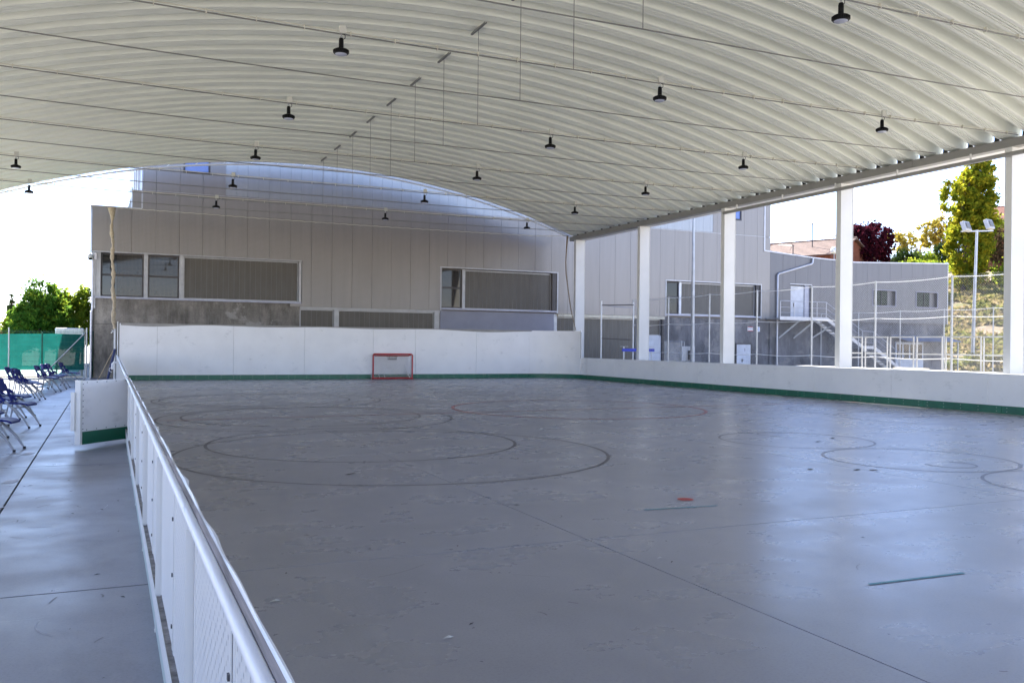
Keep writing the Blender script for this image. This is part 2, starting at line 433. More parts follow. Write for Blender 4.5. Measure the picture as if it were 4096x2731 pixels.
# ------------------------------------------------------------------ floor markings (paint on the rink floor)
def ribbon(pts, w, z=0.003, closed=False):
    m = MB(); n = len(pts); P = [Vector((p[0], p[1], 0)) for p in pts]; vs = []
    for i in range(n):
        a = P[(i - 1) % n] if closed else P[max(i - 1, 0)]; b = P[(i + 1) % n] if closed else P[min(i + 1, n - 1)]
        d = (b - a).normalized(); nn = Vector((-d.y, d.x, 0)) * w / 2
        vs += [(P[i].x + nn.x, P[i].y + nn.y, z), (P[i].x - nn.x, P[i].y - nn.y, z)]
    fs = [(2 * i, 2 * i + 1, (2 * i + 3) % (2 * n), (2 * i + 2) % (2 * n)) for i in range(n if closed else n - 1)]
    return m.add(vs, fs)
def circ(cx, cy, r, a0=0, a1=360, n=72):
    return [(cx + r * math.cos(math.radians(a0 + (a1 - a0) * k / n)), cy + r * math.sin(math.radians(a0 + (a1 - a0) * k / n))) for k in range(n + (a1 - a0 != 360))]
zz = [0.0008]
def mark(name, pts, w, mat, closed=False):
    zz[0] += 0.00012
    return ribbon(pts, w, zz[0], closed).build(name, mat, rink)
for (x, y, r) in ((3.75, 14.0, 2.42), (3.85, 12.6, 3.1), (3.85, 19.4, 2.5), (3.85, 18.9, 3.02), (3.7, 25.1, 2.5), (4.0, 24.9, 3.0)):
    mark('painted_circle', circ(x, y, r), 0.05, MAT['paint_dark'], True)
for (x, y, r) in ((10.82, 12.0, 1.28), (10.68, 9.32, 1.3), (10.75, 6.68, 1.3), (10.8, 26.8, 1.3), (11.0, 30.4, 1.25)):
    mark('painted_circle', circ(x, y, r), 0.042, MAT['paint_mid'], True)
for (x, y, r) in ((17.55, 16.9, 1.9), (17.2, 14.9, 1.85), (16.4, 26.4, 1.85), (16.5, 24.6, 1.9), (17.4, 21.9, 1.75)):
    mark('painted_circle', circ(x, y, r), 0.04, MAT['paint_faint'], True)
for (x, y, r, a0, a1) in ((11.12, 12.88, 0.30, 20, 250), (10.62, 8.72, 0.33, 150, 400), (10.9, 27.2, 0.4, 20, 250), (11.1, 30.9, 0.4, 150, 380)):
    mark('painted_hook', circ(x, y, r, a0, a1, 24), 0.032, MAT['paint_mid'])
mark('painted_red_circle', circ(10.75, 19.7, 3.15), 0.075, MAT['paint_red'], True)
mark('painted_center_line', [(0.4, 18.95), (20.2, 19.75)], 0.06, MAT['paint_red'])
mark('painted_goal_line', [(8.6, 37.3), (13.6, 37.25)], 0.06, MAT['paint_red'])
zz[0] += 0.0003
MB().add([(5.49 + 0.085 * math.cos(k * math.pi / 16), 7.71 + 0.085 * math.sin(k * math.pi / 16), zz[0]) for k in range(32)], [tuple(range(32))]).build('painted_dot', MAT['paint_red2'], rink)
mark('teal_tape', [(4.76, 7.36), (5.58, 7.29)], 0.028, MAT['paint_teal'])
mark('teal_tape', [(4.70, 4.49), (5.58, 4.46)], 0.032, MAT['paint_teal'])
for (a, b) in (((10.9, 11.58), (11.05, 11.66)), ((11.6, 11.95), (11.74, 12.05)), ((8.35, 9.0), (8.45, 9.05)), ((8.9, 8.75), (9.02, 8.8)), ((9.1, 8.7), (9.2, 8.66)), ((2.62, 10.6), (2.75, 10.7))):
    mark('tape_scrap', [a, b], 0.05, MAT['litter'])
for (x0, x1, y) in ((-1.08, -0.96, 14.05), (-1.5, -1.12, 14.1), (-2.1, -1.55, 14.35), (-1.05, -0.93, 11.4), (-1.6, -1.1, 11.0), (-1.9, -1.5, 15.9), (-2.6, -1.2, 17.2), (-1.0, -0.94, 9.6), (-2.4, -1.3, 12.6)):
    ribbon([(x0, y), (x1, y - 0.03)], 0.05 if x1 - x0 > 0.2 else 0.28, 0.003).build('worn_white_line', MAT['paint_white'], walk)

# ================================================================== CANOPY
EX0, EX1, MID, ZE, ZC = -4.6, 20.7, 8.05, 6.93, 9.24
HALF = (EX1 - EX0) / 2
def arch(x): return ZC - (ZC - ZE) * min(1.0, abs((x - MID) / HALF)) ** 2
canopy = thing('sports_canopy', 'cream corrugated barrel roof on white steel columns over the rink', 'canopy', (0, 0, 0))
PITCH = 0.7755
NX = 64
OV = 0.26
prof = []           # (dy, dz) across one sheet: flat pan, sloping webs, raised crest with small stiffening ribs
for (u, h) in ((0.0, 0.045), (0.012, 0.045), (0.014, 0.0), (0.07, 0.0), (0.08, 0.02), (0.11, 0.02), (0.12, 0.0), (0.22, 0.0), (0.245, 0.02), (0.285, 0.15), (0.32, 0.225), (0.37, 0.262), (0.43, 0.272), (0.57, 0.272), (0.63, 0.262), (0.68, 0.225), (0.715, 0.15), (0.755, 0.02), (0.78, 0.0), (0.88, 0.0), (0.89, 0.02), (0.92, 0.02), (0.93, 0.0), (0.986, 0.0), (0.988, 0.045), (1.0, 0.045)):
    prof.append((u * PITCH, h))
vs, fs = [], []
xa, xb = EX0 - OV, EX1 + OV
for i in range(NX + 1):
    x = xa + (xb - xa) * i / NX
    sl = -2 * (ZC - ZE) * (x - MID) / HALF ** 2 if abs(x - MID) < HALF else 0.0
    nx_, nz_ = -sl / math.hypot(sl, 1), 1 / math.hypot(sl, 1)
    for (dy, dz) in prof: vs.append((x + nx_ * dz, dy, arch(x) + nz_ * dz + 0.004))
npf = len(prof)
for i in range(NX):
    for k in range(npf - 1):
        fs.append((i * npf + k, i * npf + k + 1, (i + 1) * npf + k + 1, (i + 1) * npf + k))
pm = MB(); pm.v = vs; pm.f = fs
roof_me = pm.mesh('roof_panel', MAT['roof'])
roof_me.polygons.foreach_set('use_smooth', [True] * len(roof_me.polygons))
roof_me.set_sharp_from_angle(angle=math.radians(25))
NP = 53
Y_ROOF0 = 38.72 - NP * PITCH
for k in range(NP): inst(roof_me, 'roof_panel', canopy, (0, Y_ROOF0 + k * PITCH, 0))
for side in (0, 1):
    def X(v): return EX1 + v if side else EX0 - v
    def bx(m, a, b, y0, y1, z0, z1): m.box(min(X(a), X(b)), max(X(a), X(b)), y0, y1, z0, z1)
    m = MB(); bx(m, 0, 0.02, -2.6, 39.0, 6.74, 6.92); bx(m, 0.0, 0.26, -2.6, 39.0, 6.718, 6.738); bx(m, 0.0, 0.24, -2.6, 39.0, 6.921, 6.931)
    m.build('eave_beam', MAT['beam'], canopy)
    m = MB(); m.tube([(X(-0.075), 26.75, 6.52), (X(-0.075), -2.4, 6.52)], 0.058, 12); m.build('rain_pipe', MAT['beam'], canopy, True)
    for k in range(12):
        y = 26.0 - 2.4 * k
        m = MB(); m.box(X(-0.09) - 0.012, X(-0.09) + 0.012 + 0.03, y - 0.012, y + 0.012, 6.57, 6.735); m.build('pipe_hanger', MAT['steel_white'], canopy)
    m = MB(); bx(m, 0.262, 0.60, -2.6, 39.0, 6.72, 6.738); bx(m, 0.60, 0.615, -2.6, 39.0, 6.72, 7.12)  # outer edge widened so its shadow keeps sun off the rink edge
    m.build('gutter', MAT['steel_white'], canopy)
    col_me = None
    for k in range(8):
        y = 38.31 - 5.76 * k
        if col_me is None:
            m = MB(); x0, x1 = min(X(0.0), X(0.5)), max(X(0.0), X(0.5))
            m.box(x0, x0 + 0.012, 0, 0.2, 0, 6.715); m.box(x1 - 0.012, x1, -0.012, 0.2, 0, 6.715)
            m.box(x0 + 0.012, x1 - 0.012, 0.0, 0.012, 0, 6.715); m.box(x0 + 0.012, x1 - 0.012, 0.188, 0.2, 0, 6.715)
            col_me = m.mesh('column', MAT['steel_white'])
        inst(col_me, 'column', canopy, (0, y, 0))
    for (y, z) in ((37.6, 6.83), (18.6, 6.83), (28.2, 6.83)):
        MB().box(min(X(-0.03), X(0.0)), max(X(-0.03), X(0.0)), y - 0.28, y + 0.28, z - 0.07, z + 0.07).build('splice_plate', MAT['beam'], canopy, bevel=0.01)
# edge trusses (far and near ends)
for yt, nm in ((38.95, 'far'), (-2.5, 'near')):
    n = 46
    lo = [(EX0 + (EX1 - EX0) * k / n, yt, arch(EX0 + (EX1 - EX0) * k / n) - 0.05) for k in range(n + 1)]
    def upz(x): return arch(x) + 0.02 + 0.30 * max(0.0, 1 - abs((x - MID) / HALF) ** 3)
    hi = [(p[0], yt, upz(p[0]) ) for p in lo]
    mt = MB().tube(lo, 0.042, 8); mt.build('lower_chord', MAT['steel_white'], canopy, True)
    mt = MB().tube(hi, 0.05, 8); mt.build('upper_chord', MAT['steel_white'], canopy, True)
    for k in range(2, n - 1, 2):
        MB().bar(lo[k], hi[k + 1], 0.03, 0.03).build('truss_strut', MAT['steel_white'], canopy)
    mt = MB()
    mt.build if False else None
# dark wedges stand in for shade in each crest's near half, right eave
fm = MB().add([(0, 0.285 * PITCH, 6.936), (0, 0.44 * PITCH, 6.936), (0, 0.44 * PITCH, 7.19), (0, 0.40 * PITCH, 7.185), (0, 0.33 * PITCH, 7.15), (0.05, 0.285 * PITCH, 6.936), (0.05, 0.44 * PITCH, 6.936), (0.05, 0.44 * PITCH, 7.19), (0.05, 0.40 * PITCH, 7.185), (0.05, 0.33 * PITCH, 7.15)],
    [(0, 1, 2, 3, 4), (9, 8, 7, 6, 5), (0, 5, 6, 1), (1, 6, 7, 2), (2, 7, 8, 3), (3, 8, 9, 4), (4, 9, 5, 0)]).mesh('crest_shade_wedge', MAT['joint'])
for k in range(NP): inst(fm, 'crest_shade_wedge', canopy, (EX1 + 0.03, Y_ROOF0 + k * PITCH, 0))
# tie rods, hangers, brackets, conduits
RODY = [10.2 + 2.44 * k for k in range(-3, 12)]
for i, y in enumerate(RODY):
    z = 6.85
    sag = 0.05
    pts = []
    for k in range(17):
        x = EX0 + 0.05 + (EX1 - 0.1 - EX0) * k / 16
        u = abs(x - MID) / HALF
        pts.append((x, y, 6.97 - 0.10 * (1 - u) ** 1 - sag * 4 * u * (1 - u)))
    MB().tube(pts, 0.014, 5).build('tie_rod', MAT['rod'], canopy, True)
    if y > 6.5 and y < 36.5 or True:
        zt = arch(MID)
        MB().tube([(MID, y, 6.86), (MID, y, zt - 0.02)], 0.008, 5).build('hanger_rod', MAT['rod'], canopy, True)
        m = MB(); yb = Y_ROOF0 + round((y - Y_ROOF0) / PITCH) * PITCH
        m.box(MID - 0.022, MID + 0.022, y - 0.46, y + 0.46, zt - 0.05, zt - 0.045); m.box(MID - 0.025, MID - 0.022, y - 0.46, y + 0.46, zt - 0.05, zt - 0.005); m.box(MID + 0.022, MID + 0.025, y - 0.46, y + 0.46, zt - 0.05, zt - 0.005)
        m.build('hanger_bracket', MAT['bracket'], canopy)
    if (i - 3) % 2 == 0 and y > 8:
        cp = [(p[0], p[1] + 0.035, p[2] + 0.055) for p in pts[:]]
        MB().tube(cp, 0.012, 5).build('conduit', MAT['conduit'], canopy, True)
        m = MB()
        for k in range(16):
            for f in (0.25, 0.75):
                a = Vector(pts[k]).lerp(Vector(pts[k + 1]), f)
                m.box(a.x - 0.007, a.x + 0.007, a.y - 0.014, a.y + 0.05, a.z - 0.013, a.z + 0.07)
        stuff(m.build('conduit_clip', MAT['conduit'], canopy))

# ------------------------------------------------------------------ pendant lamps
def lamp_z(x, y):
    u = abs(x - MID) / HALF
    return 6.97 - 0.10 * (1 - u) - 0.05 * 4 * u * (1 - u)
def make_lamp(loc, label):
    t = thing('pendant_lamp', label, 'lamp', loc, 0.0, 'black pendant lamps under the canopy')
    MB().box(-0.06, 0.06, -0.075, -0.02, -0.03, 0.10).build('junction_box', MAT['jbox'], t, bevel=0.006)
    MB().tube([(-0.02, -0.03, -0.03), (-0.02, -0.03, -0.06), (-0.035, -0.02, -0.085), (-0.02, -0.01, -0.105), (-0.005, -0.02, -0.085), (-0.02, -0.03, -0.06)], 0.006, 5).build('hook', MAT['steel_grey'], t)
    MB().tube([(0.02, -0.03, -0.03), (0.045, -0.03, -0.06), (0.045, -0.025, -0.10), (0.005, -0.02, -0.13)], 0.006, 5).build('cable', MAT['black'], t, True)
    p = []
    h = MB().lathe([(0.010, -0.10), (0.032, -0.105), (0.040, -0.14), (0.042, -0.27), (0.075, -0.285), (0.115, -0.30), (0.125, -0.315), (0.127, -0.36), (0.118, -0.375), (0.105, -0.378)], (-0.02, -0.02, 0), 28)
    for k in range(28):
        a = 2 * math.pi * k / 28
        h.obox((-0.02 + 0.124 * math.cos(a), -0.02 + 0.124 * math.sin(a), -0.335), (math.cos(a), math.sin(a), 0), (-math.sin(a), math.cos(a), 0), (0, 0, 1), 0.012, 0.005, 0.022)
    h.build('housing', MAT['black'], t, True)
    MB().lathe([(0.102, -0.379), (0.095, -0.386), (0.05, -0.394), (0.01, -0.396)], (-0.02, -0.02, 0), 28).build('lens', MAT['lens'], t, True)
    return t
rowname = {10.2: 'on the nearest lit rod', 15.08: 'on the second lamp rod away', 19.96: 'on the third lamp rod away', 24.84: 'on the fourth lamp rod away',
           29.72: 'on the fifth lamp rod away', 34.6: 'on the last lamp rod'}
lamp0 = None
for (x, y, pos) in ((10.0, 10.2, 'at the top edge of the view'),
                    (3.57, 15.08, 'left of the hangers'), (10.03, 15.08, 'just right of the hangers'), (16.05, 15.08, 'towards the right eave'),
                    (3.57, 19.96, 'left of the hangers'), (10.03, 19.96, 'just right of the hangers'), (16.05, 19.96, 'towards the right eave'),
                    (3.57, 24.84, 'left of the hangers'), (10.03, 24.84, 'just right of the hangers'), (16.0, 24.84, 'towards the right eave'),
                    (-2.53, 29.72, 'above the left walkway'), (3.57, 29.72, 'left of the hangers'), (10.03, 29.72, 'just right of the hangers'), (16.0, 29.72, 'towards the right eave'),
                    (-2.55, 34.6, 'above the left walkway'), (3.57, 34.6, 'left of the hangers'), (10.03, 34.6, 'just right of the hangers'), (16.3, 34.6, 'towards the right eave')):
    lab = 'black disc pendant lamp %s, %s' % (rowname[y], pos)
    loc = (x, y, lamp_z(x, y) + 0.03)
    if lamp0 is None: lamp0 = make_lamp(loc, lab)
    else: dup(lamp0, loc, random.uniform(-0.2, 0.2), lab)

# ================================================================== RINK BOARDS
CR = 2.0                     # corner radius
XR, YF = 20.25, 38.3
right = thing('rink_board', 'long low white rink board with green kick plate along the columns', 'rink board', (XR, 18, 0))
ys = [36.55, 33.8, 30.75, 27.7, 24.65, 21.62, 18.6, 15.56, 12.5, 9.45, 6.4, 3.35, 0.3]
for a, b in zip(ys[:-1], ys[1:]):
    MB().box(0.0, 0.03, b - 18 + 0.004, a - 18 - 0.004, 0.195, 0.975).build('board_panel', MAT['board'], right, bevel=0.002)
kys = [36.3 - 2.35 * k for k in range(16)]
for a, b in zip(kys[:-1], kys[1:]):
    k_ = MB().box(-0.012, 0.026, b - 18 + 0.003, a - 18 - 0.003, 0.004, 0.20).build('kick_plate', MAT['kick'], right, bevel=0.003)
    sm = MB()
    for q in range(5):
        yy = b + (a - b) * (0.06 + 0.22 * q) - 18
        for z in (0.06, 0.15): sm.box(-0.0135, -0.010, yy - 0.008, yy + 0.008, z - 0.008, z + 0.008)
    stuff(sm.build('screw_heads', MAT['screw_l'], k_))
MB().box(-0.012, 0.09, -17.8, 18.55, 0.972, 0.992).build('cap_rail', MAT['cap'], right, bevel=0.006)
MB().box(0.035, 0.085, -17.8, 18.5, 0.02, 0.07).build('base_rail', MAT['steel_grey'], right)
for k in range(13):
    MB().box(0.032, 0.08, 18.3 - 3.05 * k - 0.03, 18.3 - 3.05 * k + 0.03, 0.07, 0.971).build('board_post', MAT['steel_white'], right)

far = thing('rink_end_board', 'tall white end board with green kick plate behind the goal', 'rink board', (10, YF, 0))
def corner(cx, cy, r, a0, a1, n): return [(cx + r * math.cos(math.radians(a0 + (a1 - a0) * k / n)), cy + r * math.sin(math.radians(a0 + (a1 - a0) * k / n))) for k in range(n + 1)]
def wall_strip(pts, t, z0, z1):
    m = MB(); n = len(pts); out = []
    for i in range(n):
        a = Vector(pts[max(i - 1, 0)]); b = Vector(pts[min(i + 1, n - 1)]); d = (b - a).normalized(); nn = Vector((-d.y, d.x)) * t
        out.append((pts[i][0] + nn.x, pts[i][1] + nn.y))
    vs = [(x, y, z) for z in (z0, z1) for (x, y) in pts] + [(x, y, z) for z in (z0, z1) for (x, y) in out]
    fs = []
    for i in range(n - 1):
        fs += [(i, i + 1, n + i + 1, n + i), (2 * n + i, 3 * n + i, 3 * n + i + 1, 2 * n + i + 1), (n + i, n + i + 1, 3 * n + i + 1, 3 * n + i), (i, 2 * n + i, 2 * n + i + 1, i + 1)]
    fs += [(0, n, 3 * n, 2 * n), (n - 1, 3 * n - 1, 4 * n - 1, 2 * n - 1)]
    return m.add(vs, fs)
seams = [0.35, 1.74, 4.68, 7.6, 10.6, 12.56, 15.51, 18.25]
for i, (a, b) in enumerate(zip(seams[:-1], seams[1:])):
    MB().box(a - 10 + 0.004, b - 10 - 0.004, 0.0, 0.03, 0.195, 2.25).build('board_panel', MAT['board'], far, bevel=0.002)
    for z in (): pass
cpts = [(x - 10, y - YF) for x, y in corner(XR - CR, YF - CR, CR, 90, 14, 14)]
wall_strip(cpts, 0.03, 0.195, 2.25).build('corner_panel', MAT['board'], far, True)
cpts2 = [(x - 10, y - YF) for x, y in corner(XR - CR, YF - CR, CR, 13.6, 0, 4)] + [(XR - 10, 36.55 - YF)]
wall_strip(cpts2, 0.03, 0.195, 0.975).build('corner_panel', MAT['board'], far, True)
MB().box(20.175 - 10, 20.215 - 10, 36.74 - YF, 36.78 - YF, 0.98, 2.2).build('end_post', MAT['steel_grey'], far)
ks = [0.35 + 2.24 * k for k in range(9)]; ks[-1] = XR - CR
for a, b in zip(ks[:-1], ks[1:]):
    k_ = MB().box(a - 10 + 0.003, b - 10 - 0.003, -0.012, 0.026, 0.004, 0.20).build('kick_plate', MAT['kick'], far, bevel=0.003)
    sm = MB()
    for q in range(5):
        xx = a + (b - a) * (0.06 + 0.22 * q) - 10
        for z in (0.06, 0.15): sm.box(xx - 0.008, xx + 0.008, -0.0135, -0.010, z - 0.008, z + 0.008)
    stuff(sm.build('screw_heads', MAT['screw_l'], k_))
kp = [(x - 10, y - YF) for x, y in corner(XR - CR, YF - CR, CR + 0.0, 90, 0, 18)]
kin = [(x - 10, y - YF) for x, y in corner(XR - CR, YF - CR, CR - 0.012, 90, 0, 18)]
wall_strip(kin, 0.036, 0.004, 0.20).build('kick_plate', MAT['kick'], far, True)
# drooping edge of the net lying along the top of the end board
m = MB(); top = []; n = 80
for k in range(n + 1):
    x = 0.4 + (18.6) * k / n
    d = 0.045 + 0.02 * math.sin(x * 1.3) + (0.05 * math.exp(-((x - 1.6) / 1.2) ** 2)) + 0.05 * math.exp(-((x - 16.5) / 1.8) ** 2)
    top += [(x - 10, -0.006, 2.262), (x - 10, -0.004, 2.25 - d)]
m.add(top, [(2 * k, 2 * k + 1, 2 * k + 3, 2 * k + 2) for k in range(n)])
m.build('net_hem', simple('grey_net_hem', (0.33, 0.31, 0.29), 0.9), far)
for x in (3.2, 6.1, 9.1, 11.6, 14.0, 17.0):
    MB().box(x - 10 - 0.03, x - 10 + 0.03, 0.032, 0.09, 0, 2.2).build('board_post', MAT['steel_grey'], far)

# ------------------------------------------------------------------ left board seen from outside, with its steel frame
left = thing('rink_side_board', 'white metal clad rink board with round top rail beside the walkway', 'rink board', (0.265, 8, 0))
GY0, GY1 = 15.28, 16.32
def left_run(y0, y1, posts, perf_end):
    # sheet panels
    edges = sorted(set([y0] + [p for p in posts if y0 < p < y1] + [y1]))
    for a, b in zip(edges[:-1], edges[1:]):
        mid = (a + b) / 2
        for (c, d) in ((a, mid), (mid, b)):
            MB().box(0.008, 0.015, c - 8 + 0.006, d - 8 - 0.006, 0.215, 0.965).build('sheet_panel', MAT['steel_white'], left, bevel=0.003)
            for e_ in (c - 8 + 0.02, d - 8 - 0.055): MB().box(0.005, 0.008, e_, e_ + 0.035, 0.215, 0.955).build('sheet_fold', MAT['steel_white'], left)
            MB().box(0.006, 0.0085, c - 8 - 0.006, c - 8 + 0.005, 0.216, 0.962).build('seam_gap_strip', MAT['screw'], left)  # dark strip standing in for the shaded gap between sheets
            bl = MB()
            for z in (0.32, 0.55, 0.80):
                bl.obox((0.003, c - 8 + 0.035, z), (1, 0, 0), (0, 1, 0), (0, 0, 1), 0.004, 0.008, 0.008)
            stuff(bl.build('bolt_heads', MAT['screw'], left))
    for p in posts:
        pm_ = MB().box(-0.022, 0.007, p - 8 - 0.004, p - 8 + 0.004, 0.0, 0.96); pm_.box(-0.022, -0.0, p - 8 + 0.004, p - 8 + 0.05, 0.0, 0.006)
        pm_.build('post_plate', MAT['steel_white'], left)
    bm_ = MB().box(-0.0165, 0.015, y0 - 8, y1 - 8, 0.185, 0.196)
    bm_.build('ledge', MAT['rust'], left)
    MB().box(-0.021, -0.017, y0 - 8, y1 - 8, 0.10, 0.205).build('base_beam', MAT['steel_white'], left)
    MB().box(-0.016, -0.012, y0 - 8, y1 - 8, 0.0, 0.095).build('base_channel', simple('pale_green_channel', (0.42, 0.50, 0.47), 0.4, 0.2), left)
    # inner face of the board
    MB().box(0.016, 0.032, y0 - 8, y1 - 8, 0.0, 0.985).build('inner_panel', MAT['board'], left)
    MB().box(0.0325, 0.040, y0 - 8, y1 - 8, 0.004, 0.20).build('kick_plate', MAT['kick'], left)
posts_a = [13.45, 11.4, 9.35, 7.3, 5.25, 3.2, 1.15, -0.9]
left_run(-2.2, GY0, posts_a, 4.25)
posts_b = [18.4 + 2.05 * k for k in range(10)]
left_run(GY1, 37.9, posts_b, None)
# top rail: round tube outside, flat strip, rippled white cap inside
rail_cuts = [-2.2, 1.0, 3.42, 7.0, 10.6, 14.0, GY0]
for a, b in zip(rail_cuts[:-1], rail_cuts[1:]):
    MB().tube([(-0.003, a - 8 + 0.002, 0.984), (-0.003, b - 8 - 0.002, 0.984)], 0.0175, 20).build('top_rail', MAT['cap'], left, True)
MB().tube([(-0.003, GY1 - 8, 0.984), (-0.003, 37.9 - 8, 0.984)], 0.0225, 12).build('top_rail', MAT['cap'], left, True)
dirt = simple('scuffed_grey_strip', (0.42, 0.38, 0.375), 0.55, 0, 0.55, 60, stretch=(1, 0.03, 1))
for (a, b) in ((-2.2, GY0), (GY1, 37.9)):
    MB().box(0.012, 0.032, a - 8, b - 8, 0.98, 0.999).build('scuffed_strip', dirt, left)
    m = MB(); n = int((b - a) / 0.06); vs = []
    bumps = [(4.05, 0.022, 0.10), (5.35, 0.012, 0.12), (6.6, 0.030, 0.12), (9.3, 0.016, 0.15), (11.4, 0.03, 0.12), (2.9, 0.008, 0.2), (13.0, 0.012, 0.15), (18.0, 0.03, 0.2), (22.0, 0.03, 0.3)]
    for k in range(n + 1):
        y = a + (b - a) * k / n
        ins = sum(h * math.exp(-((y - c) / w) ** 2) for c, h, w in bumps) + 0.003 * math.sin(y * 5.1) + 0.002 * math.sin(y * 11.3)
        up = 0.004 * math.sin(y * 3.7) + 0.003 * math.sin(y * 9.1)
        for (dx, z) in ((0.027, 1.0), (0.032 + ins * 0.2, 1.005 + up), (0.038 + ins * 0.5, 1.001 + up), (0.037 + ins * 0.5, 0.978 + up)):
            vs.append((dx, y - 8, z))
    m.add(vs, [(4 * k + j, 4 * k + j + 1, 4 * k + 5 + j, 4 * k + 4 + j) for k in range(n) for j in range(3)])
    m.build('rippled_cap', MAT['cap'], left, True)
# row on row of small punched slots in the near sheet
m = MB()
for iy in range(90):
    for iz in range(15):
        y = 4.10 - 0.034 * iy - 8; z = 0.27 + 0.05 * iz + (0.025 if iy % 2 else 0)
        if z > 0.93: continue
        m.add([(0.0074, y, z), (0.0074, y + 0.006, z), (0.0074, y + 0.006, z + 0.013), (0.0074, y, z + 0.013)], [(0, 1, 2, 3)])
stuff(m.build('punched_slots', MAT['frame_l'], left))

# gate of the left board, swung open over the walkway
gate = thing('rink_gate', 'open white board gate with green kick plate swung over the walkway', 'gate', (0.26, 15.28, 0), math.atan2(14.56 - 15.28, -0.37 - 0.26))
GL = 0.96
MB().box(0.0, GL, -0.012, 0.012, 0.235, 0.99).build('gate_panel', MAT['board'], gate, bevel=0.002)
MB().box(0.0, GL, 0.012, 0.030, 0.05, 0.238).build('kick_plate', MAT['kick'], gate, bevel=0.003)
MB().box(GL, GL + 0.045, -0.07, 0.03, 0.05, 1.0).build('gate_stile', MAT['steel_white'], gate, bevel=0.004)
MB().box(GL + 0.046, GL + 0.075, -0.12, -0.05, 0.25, 0.82).build('latch_bar', MAT['steel_white'], gate, bevel=0.004)
MB().box(0.0, GL, -0.055, -0.013, 0.94, 0.985).build('top_frame', MAT['steel_white'], gate)
MB().box(0.0, GL, -0.055, -0.013, 0.08, 0.12).build('bottom_frame', MAT['steel_white'], gate)
bl = MB()
for k in range(9):
    bl.box(GL - 0.035, GL - 0.02, 0.0125, 0.016, 0.27 + 0.083 * k, 0.282 + 0.083 * k)
for k in range(5): bl.box(0.05 + 0.2 * k, 0.063 + 0.2 * k, 0.0125, 0.016, 0.955, 0.968); bl.box(0.05 + 0.2 * k, 0.063 + 0.2 * k, 0.0125, 0.016, 0.255, 0.268)
stuff(bl.build('bolt_heads', MAT['screw'], gate))
# small far gate piece on the left board: bent white handle tube
hb = thing('gate_handle', 'bent white tube handle tied on the far end of the side board', 'handle', (0.27, 26.4, 0))
MB().tube([(0.0, 0.0, 0.985), (-0.16, -0.1, 0.985), (-0.19, -0.1, 0.95), (-0.19, -0.1, 0.80)], 0.028, 10).build('handle_tube', MAT['cap'], hb, True)
MB().tube([(-0.19, -0.1, 0.86), (-0.26, -0.1, 0.83), (-0.27, -0.1, 0.76), (-0.20, -0.1, 0.72)], 0.008, 6).build('tie_cord', MAT['white'], hb, True)

# leaning sticks at the far end of the side board
for nm, lab, p, q, r, mt in (('broom_stick', 'pale wooden broom stick leaning on the far side board', (-0.42, 36.0, 0.0), (0.12, 36.4, 1.18), 0.016, 'wood'),
                             ('padded_pole', 'dark navy padded pole leaning on the far side board', (-0.08, 35.4, 0.0), (0.19, 35.8, 1.25), 0.045, 'navy_pad')):
    o = MB().tube([p, tuple(Vector(p).lerp(Vector(q), 0.5)), q], r, 10).build(nm, MAT[mt], None, True); tag(o, lab, 'pole')

# ================================================================== HOCKEY GOAL
goal = thing('hockey_goal', 'red framed hockey goal with white net against the end board', 'goal', (11.38, 37.86, 0))
GW, GH, GD = 0.89, 1.10, 0.42
m = MB().tube([(-GW, 0, 0.0), (-GW, 0, GH - 0.06), (-GW + 0.02, 0, GH - 0.02), (-GW + 0.06, 0, GH), (GW - 0.06, 0, GH), (GW - 0.02, 0, GH - 0.02), (GW, 0, GH - 0.06), (GW, 0, 0.0)], 0.034, 10)
m.build('front_frame', MAT['red'], goal, True)
m = MB().tube([(-GW, 0, 0.035), (-GW, 0.30, 0.035), (-GW + 0.1, GD, 0.035), (GW - 0.1, GD, 0.035), (GW, 0.30, 0.035), (GW, 0, 0.035)], 0.03, 8)
m.build('base_frame', MAT['red'], goal, True)
MB().tube([(-GW, 0, 0.035), (GW + 0.03, -0.05, 0.035)], 0.028, 8).build('front_bar', MAT['red'], goal, True)
m = MB().tube([(-GW + 0.04, 0.02, GH - 0.02), (-GW + 0.12, 0.22, GH - 0.07), (GW - 0.12, 0.22, GH - 0.07), (GW - 0.04, 0.02, GH - 0.02)], 0.026, 8)
m.build('top_frame', MAT['red'], goal, True)
nt_ = MB()
def cord(p, q, r=0.0035): nt_.tube([p, q], r, 3, False)
for k in range(45):
    x = -GW + 0.03 + (2 * GW - 0.06) * k / 44
    xt = -GW + 0.12 + (2 * GW - 0.24) * k / 44
    cord((xt, 0.22, GH - 0.07), (x, GD - 0.02, 0.05)); cord((x, 0.01, GH), (xt, 0.22, GH - 0.07))
for k in range(26):
    f = k / 25; z = 0.05 + (GH - 0.12) * f; y = GD - 0.02 + (0.22 - GD + 0.02) * f; xe = GW - 0.03 - 0.09 * f
    cord((-xe, y, z), (xe, y, z))
    for s in (-1, 1): cord((s * GW, 0.01, z), (s * xe, y, z))
for k in range(5): cord((-GW, 0.04 + 0.045 * k, GH - 0.012 * k), (GW, 0.04 + 0.045 * k, GH - 0.012 * k))
for s in (-1, 1):
    for k in range(8):
        f = k / 7; cord((s * GW, 0.02 + 0.2 * f, GH - 0.05 * f), (s * GW, 0.02 + (GD - 0.04) * f, 0.05))
stuff(nt_.build('goal_net', MAT['net'], goal))
for xs_ in (-0.52, -0.28):
    MB().tube([(xs_ - 0.04, GD - 0.06, 0.24), (xs_, GD - 0.10, 0.12), (xs_ + 0.03, GD - 0.08, 0.05)], 0.014, 5).build('net_fold', MAT['net'], goal, True)
